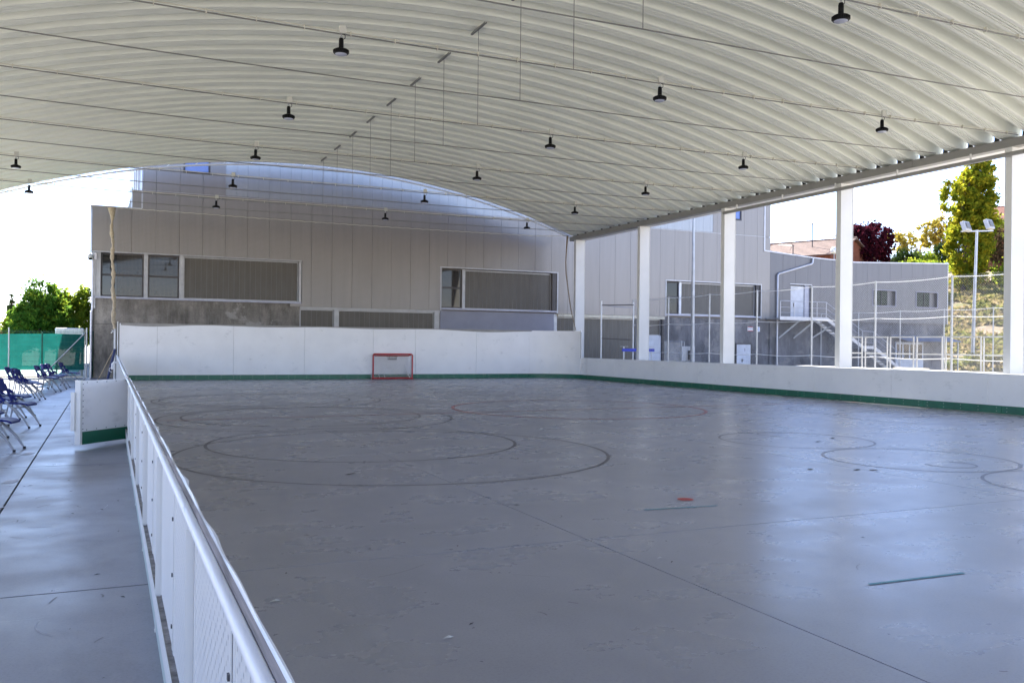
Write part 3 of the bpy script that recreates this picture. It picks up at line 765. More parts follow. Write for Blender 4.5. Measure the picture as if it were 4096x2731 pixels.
for k in range(3):
    MB().tube([(GW - 0.28 + 0.03 * k, 0.3, 0.62 - 0.15 * k), (GW - 0.16 + 0.03 * k, 0.2, 0.2), (GW - 0.06 - 0.03 * k, 0.05, 0.06)], 0.012, 5).build('net_fold', MAT['net'], goal, True)
bk = MB()
for z, yb, w in ((0.985, 0.14, 0.25), (0.90, 0.13, 0.22), (0.86, 0.12, 0.20)):
    bk.tube([(0.02 - w, yb + 0.06, z), (0.02 - w + 0.05, yb - 0.02, z), (0.02 + w - 0.05, yb - 0.02, z), (0.02 + w, yb + 0.06, z)], 0.009, 5)
for k in range(7): x = -0.15 + 0.055 * k; bk.tube([(x, 0.1, 0.86), (x + 0.005, 0.11, 0.90 + (0.085 if k in (0, 6) else 0))], 0.007, 4)
bk.build('bottle_basket', MAT['netdark'], goal)

# ================================================================== PROTECTIVE NETS
pn = thing('protective_net', 'thin brown safety net hung between rope and end board', 'net', (10, 38.5, 0))
m = MB(); w = 0.0045
x = -9.75
while x < 10.2:
    m.add([(x, 0, 2.2), (x + w, 0, 2.2), (x + w, 0, 6.8), (x, 0, 6.8)], [(0, 1, 2, 3)]); x += 0.05
z = 2.25
while z < 6.8:
    m.add([(-9.75, 0.001, z), (10.2, 0.001, z), (10.2, 0.001, z + w), (-9.75, 0.001, z + w)], [(0, 1, 2, 3)]); z += 0.05
stuff(m.build('net_mesh', simple('brown_net_cord', (0.16, 0.125, 0.09), 0.9), pn))
pts = []
for k in range(360):
    x = -9.9 + 20.1 * k / 359; pts.append((x, -0.01, 6.80 + 0.02 * abs(math.sin(x * 6.5)) + (0.08 * max(0, (x - 8.5) / 1.7)) - 0.06 * math.sin(math.pi * (x + 9.9) / 20.1)))
MB().tube(pts, 0.012, 5).build('net_rope', MAT['conduit'], pn, True)
gn = thing('gathered_net', 'twisted tan bundle of gathered net hanging by the concrete wall', 'net', (0, 38.35, 0))
pts = []; rs = []
for k in range(140):
    f = k / 139; z = 6.78 - 4.75 * f
    pts.append((0.02 + 0.14 * f + 0.02 * math.sin(f * 26) + (0.02 if k % 2 else 0) * 0, 0.03 * math.cos(f * 31), z))
    r = 0.055 + 0.012 * math.sin(f * 95) + 0.014 * math.sin(f * 37)
    if f < 0.10: r = 0.055 + 0.10 * (1 - f / 0.10) ** 1.2
    rs.append(r + 0.02 * f)
MB().tube(pts, rs, 10).build('net_bundle', MAT['rope'], gn, True)
MB().tube([(0.08, 0, 1.98), (0.12, 0, 1.93), (0.05, -0.02, 1.86)], 0.02, 6).build('bundle_knot', MAT['white'], gn, True)
np_ = thing('net_post', 'grey steel post under the gathered net at the left corner', 'post', (0.2, 38.45, 0))
MB().tube([(0, 0, 0), (0, 0, 2.1)], 0.05, 12).build('post_tube', MAT['steel_grey'], np_, True)
MB().box(-0.1, 0.1, -0.1, 0.1, 0, 0.012).build('base_plate', MAT['steel_grey'], np_)
o = MB().tube([(0.30, 38.24, 0.9), (0.29, 38.24, 2.32)], 0.016, 8).build('white_rod', MAT['white'], None, True); tag(o, 'slim white rod at the left end of the tall end board', 'rod')
o = MB().tube([(20.22, 38.3, 6.88), (20.17, 38.3, 6.2), (20.14, 38.3, 5.6), (20.17, 38.3, 5.0), (20.27, 38.3, 4.4), (20.38, 38.3, 3.7), (20.5, 38.3, 3.1), (20.74, 38.3, 2.3)], [0.05, 0.032, 0.028, 0.03, 0.026, 0.028, 0.022, 0.014], 8).build('hanging_cord', MAT['rope_d'], None, True)
tag(o, 'brown twisted net cord slanting down beside the farthest column', 'cord')

# ================================================================== SPORTS HALL
hall = thing('sports_hall', 'long grey metal clad sports hall with concrete base behind the rink', 'building', (0, 41, 0))
H_TOP = 15.7
def wing_top(x):
    P = [(34.56, 7.2), (38.1, 6.98), (41.5, 6.86), (49.56, 7.15)]
    for (a, za), (b, zb) in zip(P[:-1], P[1:]):
        if x <= b: return za + (zb - za) * (x - a) / (b - a)
    return P[-1][1]
openings = [(-0.55, 7.98, 3.33, 5.3), (14.73, 21.06, 3.2, 5.28), (27.8, 34.3, 3.2, 5.16), (36.52, 38.06, 3.2, 5.28), (43.05, 44.92, 4.25, 5.18), (46.75, 48.6, 4.25, 5.18),
            (2.83, 3.95, 8.84, 10.2), (32.0, 32.88, 8.78, 10.2), (4.6, 30.9, 8.0, 10.6)]
def rects(x0, x1, z0, z1):
    R = [(x0, x1, z0, z1)]
    for (a, b, c, d) in openings:
        out = []
        for (p, q, r, s) in R:
            if b <= p or a >= q or d <= r or c >= s: out.append((p, q, r, s)); continue
            if a > p: out.append((p, a, r, s))
            if b < q: out.append((b, q, r, s))
            p2, q2 = max(p, a), min(q, b)
            if c > r: out.append((p2, q2, r, c))
            if d < s: out.append((p2, q2, d, s))
        R = out
    return R
sx = [-0.72, -0.14] + [-0.14 + 0.949 * k for k in range(1, 53)]
sx[-1] = 49.5
T = 0.28
for a, b in zip(sx[:-1], sx[1:]):
    lv = []
    zb = 5.3 if b < 7.98 else 3.2
    if a < 34.4:
        lv.append((zb, 7.16 if b < 1.25 else 7.955))
        if a > 1.2 - 0.5 and b > 1.25: lv.append((7.975, H_TOP))
    else:
        lv.append((3.18, wing_top((a + b) / 2) - 0.07))
    for (z0, z1) in lv:
        aa = max(a, 1.24) if z0 > 7.5 else a
        RR = [q_ for q_ in rects(aa + 0.005, b - 0.005, z0, z1) if q_[1] - q_[0] > 0.02 and q_[3] - q_[2] > 0.02]
        groups_ = []
        for q_ in RR:          # rectangles that touch make one panel, others a panel of their own
            hit = [G for G in groups_ if any(not (q_[1] < o_[0] - 1e-6 or q_[0] > o_[1] + 1e-6 or q_[3] < o_[2] - 1e-6 or q_[2] > o_[3] + 1e-6) for o_ in G)]
            new = [q_] + [o_ for G in hit for o_ in G]
            groups_ = [G for G in groups_ if G not in hit] + [new]
        for G in groups_:
            m = MB()
            for (p, q, r, s) in G: m.box(p, q, 0, T, r, s)
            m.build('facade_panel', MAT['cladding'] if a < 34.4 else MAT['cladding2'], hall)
# cores behind the cladding (recess faces of the openings, roof and far walls)
m = MB(); m.box(1.22, 34.54, T + 0.002, 30, 7.2, H_TOP - 0.02); m.box(-0.7, 34.54, T + 0.25, 30, 0, 7.19); m.build('hall_core', MAT['cladding'], hall)
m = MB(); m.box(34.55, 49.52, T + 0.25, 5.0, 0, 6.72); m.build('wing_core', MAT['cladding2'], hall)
m = MB(); m.box(-0.72, -0.70, 0, 30, 0.0, 7.15); m.build('side_wall', MAT['cladding'], hall)
# copings
MB().box(-0.78, 1.2, -0.03, 1.0, 7.162, 7.20).build('coping', MAT['coping'], hall)
MB().box(-0.78, -0.73, -0.03, 0.3, 5.25, 7.16).build('corner_trim', MAT['coping'], hall)
MB().box(1.17, 1.235, -0.03, 0.3, 7.2, H_TOP).build('corner_trim', MAT['coping'], hall)
MB().box(34.49, 34.58, -0.03, 0.3, 7.2, H_TOP).build('corner_trim', MAT['coping'], hall)
MB().box(1.2, 34.56, -0.02, 0.0, 7.957, 7.973).build('cladding_joint', MAT['coping'], hall)
m = MB()
P = [34.5, 38.1, 41.5, 49.6]
for a, b in zip(P[:-1], P[1:]): m.add([(a, -0.04, wing_top(a) - 0.07), (b, -0.04, wing_top(b) - 0.07), (b, 0.5, wing_top(b) - 0.07), (a, 0.5, wing_top(a) - 0.07), (a, -0.04, wing_top(a)), (b, -0.04, wing_top(b)), (b, 0.5, wing_top(b)), (a, 0.5, wing_top(a))], [(0, 3, 2, 1), (4, 5, 6, 7), (0, 1, 5, 4), (1, 2, 6, 5), (2, 3, 7, 6), (3, 0, 4, 7)])
m.build('coping', MAT['coping'], hall)
MB().box(49.505, 49.56, -0.02, 0.3, 3.18, 7.05).build('corner_trim', MAT['coping'], hall)
MB().box(1.2, 34.56, T, 30, H_TOP - 0.01, H_TOP + 0.05).build('roof', MAT['coping'], hall)
MB().box(34.58, 49.5, T + 0.26, 5, 6.73, 6.78).build('roof', MAT['coping'], hall)
# side of the upper hall, seen edge on
for k, y in enumerate((4.0, 8.0, 12.0, 17.5, 23.0)):
    MB().box(1.12, 1.20, y, y + 0.5, 7.25, 10.8).build('side_pilaster', MAT['coping'], hall)
for (y, z) in ((19.0, 9.2), (29.5, 8.4), (14.5, 7.3)):
    m = MB().add([(1.15, y, z), (0.75, y, z), (1.15, y, z + 1.3), (1.15, y + 1.6, z), (0.75, y + 1.6, z), (1.15, y + 1.6, z + 1.3)], [(0, 1, 2), (3, 5, 4), (0, 3, 4, 1), (1, 4, 5, 2), (0, 2, 5, 3)])
    m.build('window_hood', MAT['frame_l'], hall)

# translucent strip high on the hall
xs_ = np.arange(4.6, 30.9, 0.4745)
for a in xs_:
    MB().box(a + 0.003, min(a + 0.4745, 30.9) - 0.003, 0.015, 0.09, 8.005, 10.595).build('translucent_panel', MAT['translucent'], hall)
for (a, b, c, d) in ((2.83, 3.95, 8.84, 10.2), (32.0, 32.88, 8.78, 10.2)):
    f = MB().box(a, b, 0.0, 0.1, c, c + 0.1); f.box(a, a + 0.08, 0.0, 0.1, c + 0.1, d); f.box(b - 0.08, b, 0.0, 0.1, c + 0.1, d)
    fr = f.build('upper_window', MAT['frame_d'], hall)
    MB().box(a + 0.08, b - 0.08, 0.05, 0.08, c + 0.1, d).build('pane', MAT['blueglass'], fr)

def poly_window(a, b, z0, z1, y=0.2, step=0.237):
    w = MB().box(a, b, y - 0.02, y + 0.05, z1 - 0.05, z1).box(a, b, y - 0.02, y + 0.05, z0, z0 + 0.03)
    w.box(a, a + 0.04, y - 0.02, y + 0.05, z0 + 0.03, z1 - 0.05).box(b - 0.04, b, y - 0.02, y + 0.05, z0 + 0.03, z1 - 0.05)
    fr = w.build('ribbed_window', MAT['frame_l'], hall)
    n = max(1, round((b - a - 0.08) / step)); st = (b - a - 0.08) / n
    me = MB().box(0.006, st - 0.006, 0, 0.02, z0 + 0.03, z1 - 0.05).mesh('pane', MAT['poly'])
    for k in range(n): inst(me, 'pane', fr, (a + 0.04 + k * st, y, 0))
    rb = MB()
    for k in range(1, n): rb.box(a + 0.04 + k * st - 0.006, a + 0.04 + k * st + 0.006, y - 0.006, y + 0.018, z0 + 0.03, z1 - 0.05)
    rb.build('glazing_rib', MAT['polyrib'], fr)
def glass_window(a, b, z0, z1, zm, y=0.2):
    w = MB().box(a, b, y - 0.02, y + 0.06, z1 - 0.06, z1).box(a, b, y - 0.02, y + 0.06, z0, z0 + 0.06).box(a + 0.06, b - 0.06, y - 0.021, y + 0.06, zm - 0.04, zm + 0.04)
    w.box(a, a + 0.06, y - 0.02, y + 0.06, z0 + 0.06, z1 - 0.06).box(b - 0.06, b, y - 0.02, y + 0.06, z0 + 0.06, z1 - 0.06)
    fr = w.build('glass_window', MAT['frame_d'], hall)
    for (c, d) in ((z0 + 0.06, zm - 0.04), (zm + 0.04, z1 - 0.06)):
        MB().box(a + 0.06, b - 0.06, y + 0.012, y + 0.022, c, d).build('pane', MAT['glass'], fr)
# W1
glass_window(-0.36, 1.30, 3.42, 5.24, 4.33)
glass_window(1.47, 2.72, 3.42, 5.24, 4.33)
poly_window(2.9, 7.84, 3.42, 5.24)
for (a, b) in ((-0.55, -0.37), (1.305, 1.465), (2.725, 2.895)): MB().box(a, b, 0.06, 0.25, 3.42, 5.26).build('mullion', MAT['frame_l'], hall)
for (a, b) in ((-0.72, -0.56),): MB().box(a, b, 0.03, 0.3, 2.9, 5.25).build('corner_post', MAT['coping'], hall)
MB().box(-0.62, 7.96, -0.03, 0.25, 3.33, 3.415).build('sill', MAT['sill'], hall)
MB().box(-0.72, 7.97, -0.015, 0.2, 5.255, 5.297).build('head_flashing', MAT['frame_l'], hall)
MB().box(7.85, 7.96, 0.03, 0.28, 3.42, 5.25).build('jamb', MAT['frame_l'], hall)
MB().box(14.66, 14.73, -0.02, 0.05, 3.2, 5.34).build('jamb', MAT['frame_l'], hall)
MB().box(21.06, 21.13, -0.02, 0.05, 3.2, 5.34).build('jamb', MAT['frame_l'], hall)
MB().box(14.73, 21.06, -0.02, 0.05, 5.285, 5.34).build('head_flashing', MAT['frame_l'], hall)
# W2
glass_window(14.75, 15.86, 3.33, 5.24, 4.33)
MB().box(15.86, 16.0, 0.1, 0.25, 3.33, 5.26).build('mullion', MAT['frame_l'], hall)
poly_window(16.0, 20.8, 3.33, 5.24)
MB().box(20.81, 21.05, 0.02, 0.29, 3.33, 5.27).build('jamb', MAT['frame_d'], hall)
MB().box(14.7, 21.06, -0.03, 0.25, 3.245, 3.33).build('sill', MAT['sill'], hall)
# W3
glass_window(27.85, 28.72, 3.36, 5.12, 4.3)
MB().box(28.72, 28.86, 0.1, 0.25, 3.36, 5.14).build('mullion', MAT['white'], hall)
poly_window(28.86, 34.0, 3.36, 5.12)
MB().box(34.01, 34.29, 0.05, 0.29, 3.36, 5.15).build('jamb', MAT['frame_d'], hall)
MB().box(27.8, 34.3, -0.03, 0.25, 3.26, 3.35).build('sill', MAT['sill'], hall)
for (a, b, z) in ((27.74, 27.8, 5.22), (34.3, 34.36, 5.22)): MB().box(a, b, -0.02, 0.05, 3.2, z).build('jamb', MAT['frame_l'], hall)
MB().box(27.8, 34.3, -0.02, 0.05, 5.165, 5.22).build('head_flashing', MAT['frame_l'], hall)
# lower storey
MB().box(-0.6, 7.9, 0.06, 0.5, 0, 3.325).build('concrete_wall', MAT['concrete'], hall)
m = MB(); m.box(-0.6, 7.9, 0.045, 0.059, 2.25, 2.262); m.build('shutter_joint', MAT['backing'], hall)
MB().box(7.92, 14.7, 0.06, 0.5, 3.10, 3.195).build('soffit_band', MAT['frame_l'], hall)
poly_window(7.95, 9.5, 0.3, 3.1, 0.25); poly_window(9.72, 14.42, 0.3, 3.1, 0.25)
for (a, b) in ((7.905, 7.945), (9.51, 9.71), (14.43, 14.7)): MB().box(a, b, 0.12, 0.4, 0, 3.1).build('mullion', MAT['frame_l'], hall)
MB().box(14.71, 20.93, 0.05, 0.5, 0, 3.19).build('painted_wall', MAT['bluewall'], hall)
MB().box(20.94, 21.14, 0.12, 0.5, 0, 3.19).build('mullion', MAT['white'], hall)
MB().box(21.15, 27.73, 0.02, 0.5, 3.04, 3.19).build('soffit_band', MAT['soffit'], hall)
poly_window(21.16, 26.05, 0.25, 3.03, 0.3); poly_window(26.2, 27.62, 2.16, 3.03, 0.3)
MB().box(26.06, 26.19, 0.15, 0.5, 0, 3.03).build('mullion', MAT['sill'], hall)
MB().box(26.2, 27.62, 0.2, 0.5, 0, 2.15).build('lower_panel', MAT['door'], hall)
MB().box(27.64, 27.73, 0.1, 0.5, 0, 3.03).build('mullion', MAT['frame_d'], hall)
MB().box(27.74, 49.3, 0.1, 0.5, 0, 3.18).build('concrete_wall', MAT['concrete2'], hall)
# doors
d = MB().box(32.66, 33.66, 0.05, 0.098, 0.0, 1.72).build('door', MAT['door'], hall)
m = MB().box(32.58, 32.655, 0.03, 0.099, 0, 1.79).box(33.665, 33.74, 0.03, 0.099, 0, 1.79).box(32.655, 33.665, 0.03, 0.099, 1.725, 1.79); m.build('door_frame', MAT['frame_d'], d)
m = MB().box(33.03, 33.06, 0.02, 0.05, 0.70, 0.90).box(32.98, 33.13, 0.0, 0.02, 0.80, 0.83); m.build('door_handle', MAT['black'], d)
m = MB().box(33.2, 33.27, 0.045, 0.05, 1.33, 1.5); m.build('door_mark', MAT['sill'], d)
d = MB().box(36.54, 37.66, 0.16, 0.21, 3.3, 5.22).build('door', MAT['door'], hall)
MB().box(36.8, 36.95, 0.13, 0.16, 4.18, 4.2).box(36.86, 36.89, 0.13, 0.16, 4.0, 4.18).build('door_handle', MAT['black'], d)
MB().box(37.67, 38.05, 0.1, 0.29, 3.3, 5.26).build('jamb', MAT['sill'], hall)
MB().box(36.46, 38.12, -0.02, 0.05, 5.285, 5.34).build('head_flashing', MAT['frame_l'], hall)
for (a, b) in ((43.05, 44.92), (46.75, 48.6)):
    m = MB().box(a - 0.07, a - 0.002, -0.02, 0.06, 4.19, 5.24).box(b + 0.002, b + 0.07, -0.02, 0.06, 4.19, 5.24).box(a, b, -0.02, 0.06, 5.182, 5.24).box(a, b, -0.02, 0.06, 4.19, 4.248)
    fr = m.build('wing_window', MAT['sill_d'], hall)
    MB().box(a + 0.18, b - 0.5, 0.20, 0.21, 4.25, 5.18).build('pane', MAT['glass_d'], fr)
    MB().box(b - 0.49, b, 0.18, 0.21, 4.25, 5.18).build('side_panel', MAT['cladding2'], fr)
    MB().box(a, a + 0.17, 0.18, 0.21, 4.25, 5.18).build('side_panel', MAT['frame_d'], fr)
    MB().box(a + 0.85, a + 0.9, 0.17, 0.199, 4.25, 5.18).build('pane_bar', MAT['frame_d'], fr)
# downpipe
MB().tube([(38.12, -0.09, 6.88), (38.08, -0.09, 6.62), (38.0, -0.09, 6.55), (35.55, -0.09, 5.87), (35.46, -0.09, 5.78), (35.46, -0.09, 0)], 0.055, 10).build('downpipe', MAT['coping'], hall, True)
MB().tube([(-0.66, -0.05, 5.2), (-0.66, -0.05, 2.9), (-0.70, -0.05, 2.7), (-0.70, -0.05, 0)], 0.045, 8).build('downpipe', MAT['coping'], hall, True)
MB().box(35.0, 35.2, 0.0, 0.098, 0, 3.0).build('concrete_pier', MAT['concrete2'], hall)
# porch with glazed doors
po = MB().box(45.05, 47.45, 0.04, 0.099, 0, 2.0).build('porch_doors', MAT['door'], hall)
for k in range(4):
    MB().box(45.15 + 0.58 * k, 45.15 + 0.58 * k + 0.44, 0.02, 0.039, 0.95, 1.85).build('pane', MAT['glass'], po)
m = MB()
for k in range(30):
    x0 = 44.7 + 0.155 * k
    m.add([(x0, -1.3, 2.02), (x0 + 0.078, -1.3, 2.07), (x0 + 0.155, -1.3, 2.02), (x0, 0.09, 2.38), (x0 + 0.078, 0.09, 2.43), (x0 + 0.155, 0.09, 2.38)], [(0, 1, 4, 3), (1, 2, 5, 4)])
m.build('porch_roof', MAT['corrug_blue'], hall)
MB().box(49.0, 49.06, -1.25, -1.19, 0, 2.02).build('porch_post', MAT['steel_grey'], hall)

# surveillance camera on the corner
sc_ = thing('dome_camera', 'pale dome camera on the left corner of the sports hall', 'camera', (-0.62, 40.9, 5.05))
MB().box(0.0, 0.10, -0.04, 0.06, -0.12, 0.16).build('wall_bracket', MAT['coping'], sc_, bevel=0.01)
MB().tube([(0.05, 0, 0.1), (-0.02, -0.02, 0.2), (-0.13, -0.04, 0.2), (-0.15, -0.04, 0.1)], 0.022, 8).build('bracket_arm', MAT['coping'], sc_, True)
MB().lathe([(0.03, 0.10), (0.07, 0.06), (0.11, -0.03), (0.115, -0.08)], (-0.15, -0.04, 0), 16).build('housing', MAT['jbox'], sc_, True)
MB().lathe([(0.085, -0.081), (0.075, -0.13), (0.04, -0.165), (0.005, -0.17)], (-0.15, -0.04, 0), 16).build('dome', MAT['black'], sc_, True)
# signs on the concrete wall
s1 = thing('wall_sign', 'small white sign with red edges and two arrows on the concrete wall', 'sign', (33.65, 41.08, 2.62))
MB().box(-0.19, 0.19, 0.0, 0.018, -0.13, 0.13).build('sign_plate', MAT['white'], s1)
MB().box(-0.19, 0.19, -0.003, -0.001, 0.09, 0.13).box(-0.19, 0.19, -0.003, -0.001, -0.13, -0.09).build('sign_border', MAT['sign_red'], s1)
MB().add([(-0.17, -0.003, 0), (-0.11, -0.003, 0.04), (-0.11, -0.003, -0.04)], [(0, 2, 1)]).add([(0.17, -0.003, 0), (0.11, -0.003, 0.04), (0.11, -0.003, -0.04)], [(0, 1, 2)]).build('arrow', MAT['frame_d'], s1)
MB().box(-0.08, 0.07, -0.003, -0.001, -0.02, 0.02).build('sign_line', MAT['sill'], s1)
s2 = thing('wall_sign', 'small white sign with a blue pictogram on the concrete wall', 'sign', (34.22, 41.08, 2.61))
MB().box(-0.12, 0.12, 0.0, 0.018, -0.14, 0.14).build('sign_plate', MAT['white'], s2)
MB().box(-0.06, -0.02, -0.003, -0.001, -0.08, 0.06).box(-0.02, 0.08, -0.003, -0.001, -0.08, -0.04).box(0.0, 0.07, -0.003, -0.001, 0.03, 0.09).build('pictogram', MAT['sign_blue'], s2)
o = MB().box(34.0, 34.12, 41.0, 41.09, 0.98, 1.2).build('wall_box', MAT['white'], None, bevel=0.01); tag(o, 'small white box on the concrete wall right of the door', 'box')

# ------------------------------------------------------------------ staircase on the hall
st = thing('metal_staircase', 'grey steel landing and staircase going down along the hall wing', 'staircase', (0, 40.95, 0))
MB().box(34.66, 38.15, -1.15, -0.0, 3.20, 3.26).build('landing', MAT['steel_grey'], st)
MB().box(34.66, 38.15, -1.19, -1.152, 3.14, 3.34).build('landing_beam', MAT['coping'], st)
for x in (36.45, 37.55, 38.9):
    MB().bar((x, -0.9, 3.19 if x < 38.5 else 2.95), (x - 0.8, 0.03, 2.12), 0.09, 0.09).build('brace', MAT['steel_grey'], st)
def flight(x0, z0, x1, z1, n):
    for y in (-1.17, -0.15):
        MB().bar((x0, y, z0), (x1, y, z1), 0.03, 0.2).build('stringer', MAT['coping'], st)
    for k in range(n):
        f = (k + 0.5) / n; x = x0 + (x1 - x0) * f; z = z0 + (z1 - z0) * f
        MB().box(x - 0.14, x + 0.14, -1.15, -0.17, z - 0.02, z + 0.02).build('tread', MAT['steel_grey'], st)
flight(38.15, 3.26, 40.95, 1.66, 10); flight(41.9, 1.62, 44.4, 0.12, 9)
MB().box(40.95, 41.9, -1.15, -0.1, 1.58, 1.64).build('mid_landing', MAT['steel_grey'], st)
MB().box(40.95, 41.9, -1.19, -1.152, 1.54, 1.72).build('landing_beam', MAT['coping'], st)
def rail(pts, posts, h=0.95):
    y = -1.17
    for dz in (h, h * 0.62, h * 0.3):
        MB().tube([(x, y, z + dz) for x, z in pts], 0.022 if dz == h else 0.012, 8).build('handrail' if dz == h else 'guard_wire', MAT['coping'], st, True)
    for (x, z) in posts: MB().tube([(x, y, z), (x, y, z + h)], 0.022, 8).build('rail_post', MAT['coping'], st, True)
rail([(34.7, 3.28), (38.1, 3.28), (40.95, 1.66), (41.85, 1.62), (44.4, 0.14)], [(34.7, 3.28), (35.7, 3.28), (37.4, 3.28), (38.1, 3.28), (40.95, 1.66), (41.85, 1.62), (43.9, 0.42)])

# ================================================================== RIGHT YARD
def chain_link(name, label, X, ys_, h, r=0.03, wires=(), cell=0.06, skip=()):
    t = thing(name, label, 'fence', (X, 0, 0))
    for y in ys_: MB().tube([(0, y, 0), (0, y, h)], r, 8).build('fence_post', MAT['steel_grey'], t, True)
    m = MB(); y0, y1 = min(ys_), max(ys_); L = y1 - y0; w = 0.0055
    s = -h
    d = cell * 1.414
    while s < L:
        for sg in (1, -1):
            a = max(s, 0); b = min(s + h, L)
            if b > a:
                if sg > 0: P = [(0, y0 + a, a - s), (0, y0 + b, b - s)]
                else: P = [(0, y0 + a, h - (a - s)), (0, y0 + b, h - (b - s))]
                m.add([(0, P[0][1], P[0][2]), (0, P[1][1], P[1][2]), (0.0, P[1][1], P[1][2] + w * 1.4), (0.0, P[0][1], P[0][2] + w * 1.4)], [(0, 1, 2, 3)])
        s += d
    stuff(m.build('chain_link_mesh', MAT['steel_grey'], t))
    for z in wires: 
        pts = []
        for a, b in zip(sorted(ys_)[:-1], sorted(ys_)[1:]):
            for k in range(6): f = k / 6; pts.append((0, a + (b - a) * f, z - 0.05 * 4 * f * (1 - f)))
        pts.append((0, max(ys_), z))
        MB().tube(pts, 0.012, 5).build('tension_wire', MAT['white'], t, True)
    return t
chain_link('chain_link_fence', 'tall chain link fence on grey posts running beside the right columns', 24.0, [38.3, 35.2, 32.05, 28.9, 25.8, 22.75, 19.7, 16.7, 13.7], 3.9, 0.035, (3.86, 2.62, 1.3))
chain_link('chain_link_fence', 'farther chain link fence with thin posts in front of the hall stairs', 38.5, [40.6, 37.7, 34.8, 32.05, 29.3, 26.5, 23.7], 3.62, 0.03, (3.58,))

# chain-link gate, its frame and the lamp pole with cabinet
cg = thing('chain_link_gate', 'low steel gate with mesh filling standing before the concrete wall', 'gate', (25.7, 38.0, 0))
m = MB().tube([(0, 0, 0), (0, 0, 1.82), (1.2, 0, 1.82), (1.2, 0, 0)], 0.025, 8); m.tube([(0.07, 0, 0), (0.07, 0, 1.80)], 0.02, 8); m.tube([(1.03, 0, 0), (1.03, 0, 1.86)], 0.03, 8)
m.build('gate_frame', MAT['steel_grey'], cg, True)
m = MB()
for k in range(40):
    x = 0.1 + 0.0235 * k; m.add([(x, 0, 0.1), (x + 0.004, 0, 0.1), (x + 0.004, 0, 1.78), (x, 0, 1.78)], [(0, 1, 2, 3)])
for k in range(26): z = 0.1 + 0.065 * k; m.add([(0.1, 0.002, z), (1.03, 0.002, z), (1.03, 0.002, z + 0.004), (0.1, 0.002, z + 0.004)], [(0, 1, 2, 3)])
stuff(m.build('gate_mesh', MAT['steel_grey'], cg))
lp = thing('lamp_pole', 'tall tapering grey lamp pole rising past the eave', 'pole', (26.0, 36.05, 0))
MB().tube([(0, 0, 0), (0, 0, 4), (0, 0, 8), (0, 0, 11)], [0.11, 0.085, 0.055, 0.04], 12).build('pole_shaft', MAT['steel_grey'], lp, True)
MB().box(-0.18, 0.18, -0.18, 0.18, 0, 0.02).build('base_plate', MAT['steel_grey'], lp)
m = MB().box(-0.5, 0.5, -0.05, 0.05, 10.9, 11.0); m.build('lamp_arm', MAT['steel_grey'], lp)
for x in (-0.4, 0.4): MB().box(x - 0.16, x + 0.16, -0.35, -0.05, 10.85, 11.1).build('floodlight_head', MAT['white'], lp, bevel=0.02)
cb = thing('electric_cabinet', 'pale electric cabinet mounted behind the tall lamp pole', 'cabinet', (26.05, 36.35, 0.86))
MB().box(-0.46, 0.32, 0.0, 0.22, 0.0, 0.72).build('cabinet_body', MAT['cabinet'], cb, bevel=0.01)
MB().box(-0.10, 0.06, -0.08, -0.002, 0.05, 0.52).build('meter_box', MAT['frame_d'], cb, bevel=0.01)

# goal-like frame of posts with bars and net
gf = thing('post_frame', 'pair of tall cream posts joined by dark bars before the hall', 'frame', (21.98, 38.0, 0))
for x in (0.0, 1.84): MB().tube([(x, 0, 0), (x, 0, 3.76)], 0.04, 10).build('upright', MAT['white'], gf, True)
for (z0, z1, xe) in ((3.55, 3.62, 1.84), (1.93, 1.88, 1.64)):
    MB().tube([(0, -0.02, z0), (xe, -0.02, z1)], 0.028, 8).build('cross_bar', MAT['netdark'], gf, True)
MB().tube([(0, 0.02, 3.57), (0.9, 0.02, 3.5), (2.3, 0.02, 3.45)], 0.014, 6).build('stay_wire', MAT['sill'], gf, True)
hu = thing('hurdle', 'white legged hurdle with a bright blue bar behind the second column', 'hurdle', (22.7, 37.2, 0))
MB().box(0.0, 1.85, -0.02, 0.02, 1.30, 1.44).build('hurdle_bar', MAT['hurdle'], hu)
for x in (0.12, 1.72):
    MB().box(x - 0.025, x + 0.025, 0.021, 0.06, 0, 1.54).build('hurdle_leg', MAT['white'], hu)
    MB().box(x - 0.03, x + 0.03, -0.5, 0.06, 0.0, 0.04).build('hurdle_foot', MAT['white'], hu)
MB().box(-0.1, 0.35, 0.0, 0.02, 1.53, 1.55).box(1.4, 1.85, 0, 0.02, 1.53, 1.55).build('hurdle_top', MAT['steel_grey'], hu)

# white barrier frames behind the right board
bars = [(22.8, 21.87), (21.73, 20.83), (20.71, 19.82), (19.69, 18.79), (18.66, 17.5), (17.41, 16.2), (16.1, 15.0)]
lab_b = ['white barrier frame overlapping the fourth column', 'white barrier frame first right of the fourth column', 'white barrier frame second right of the fourth column', 'white barrier frame before the porch doors',
         'white barrier frame before the foot of the dry slope', 'white barrier frame left of the nearest column', 'white barrier frame hidden partly by the nearest column']
for (a, b), lab in zip(bars, lab_b):
    t = thing('barrier_frame', lab, 'barrier', (22.5, b, 0), 0, 'white barrier frames behind the right board')
    L = a - b
    for y in (0.0, L): MB().box(-0.016, 0.016, y - 0.016, y + 0.016, 0.0, 1.93).build('frame_post', MAT['barrier'], t)
    for z in (1.95, 1.43, 0.5): MB().box(-0.019, 0.019, -0.02 if z > 1.9 else 0.021, L + 0.02 if z > 1.9 else L - 0.021, z - 0.02, z + 0.02).build('frame_rail', MAT['barrier'], t)
lw = thing('bench_box', 'long low white bench box just behind the right rink board', 'bench', (21.6, 15, 0))
MB().box(-0.05, 0.5, -1.0, 8.9, 0.93, 0.97).build('bench_top', MAT['white'], lw)
MB().box(0.0, 0.45, -0.9, 8.8, 0.0, 0.929).build('bench_body', MAT['white'], lw)
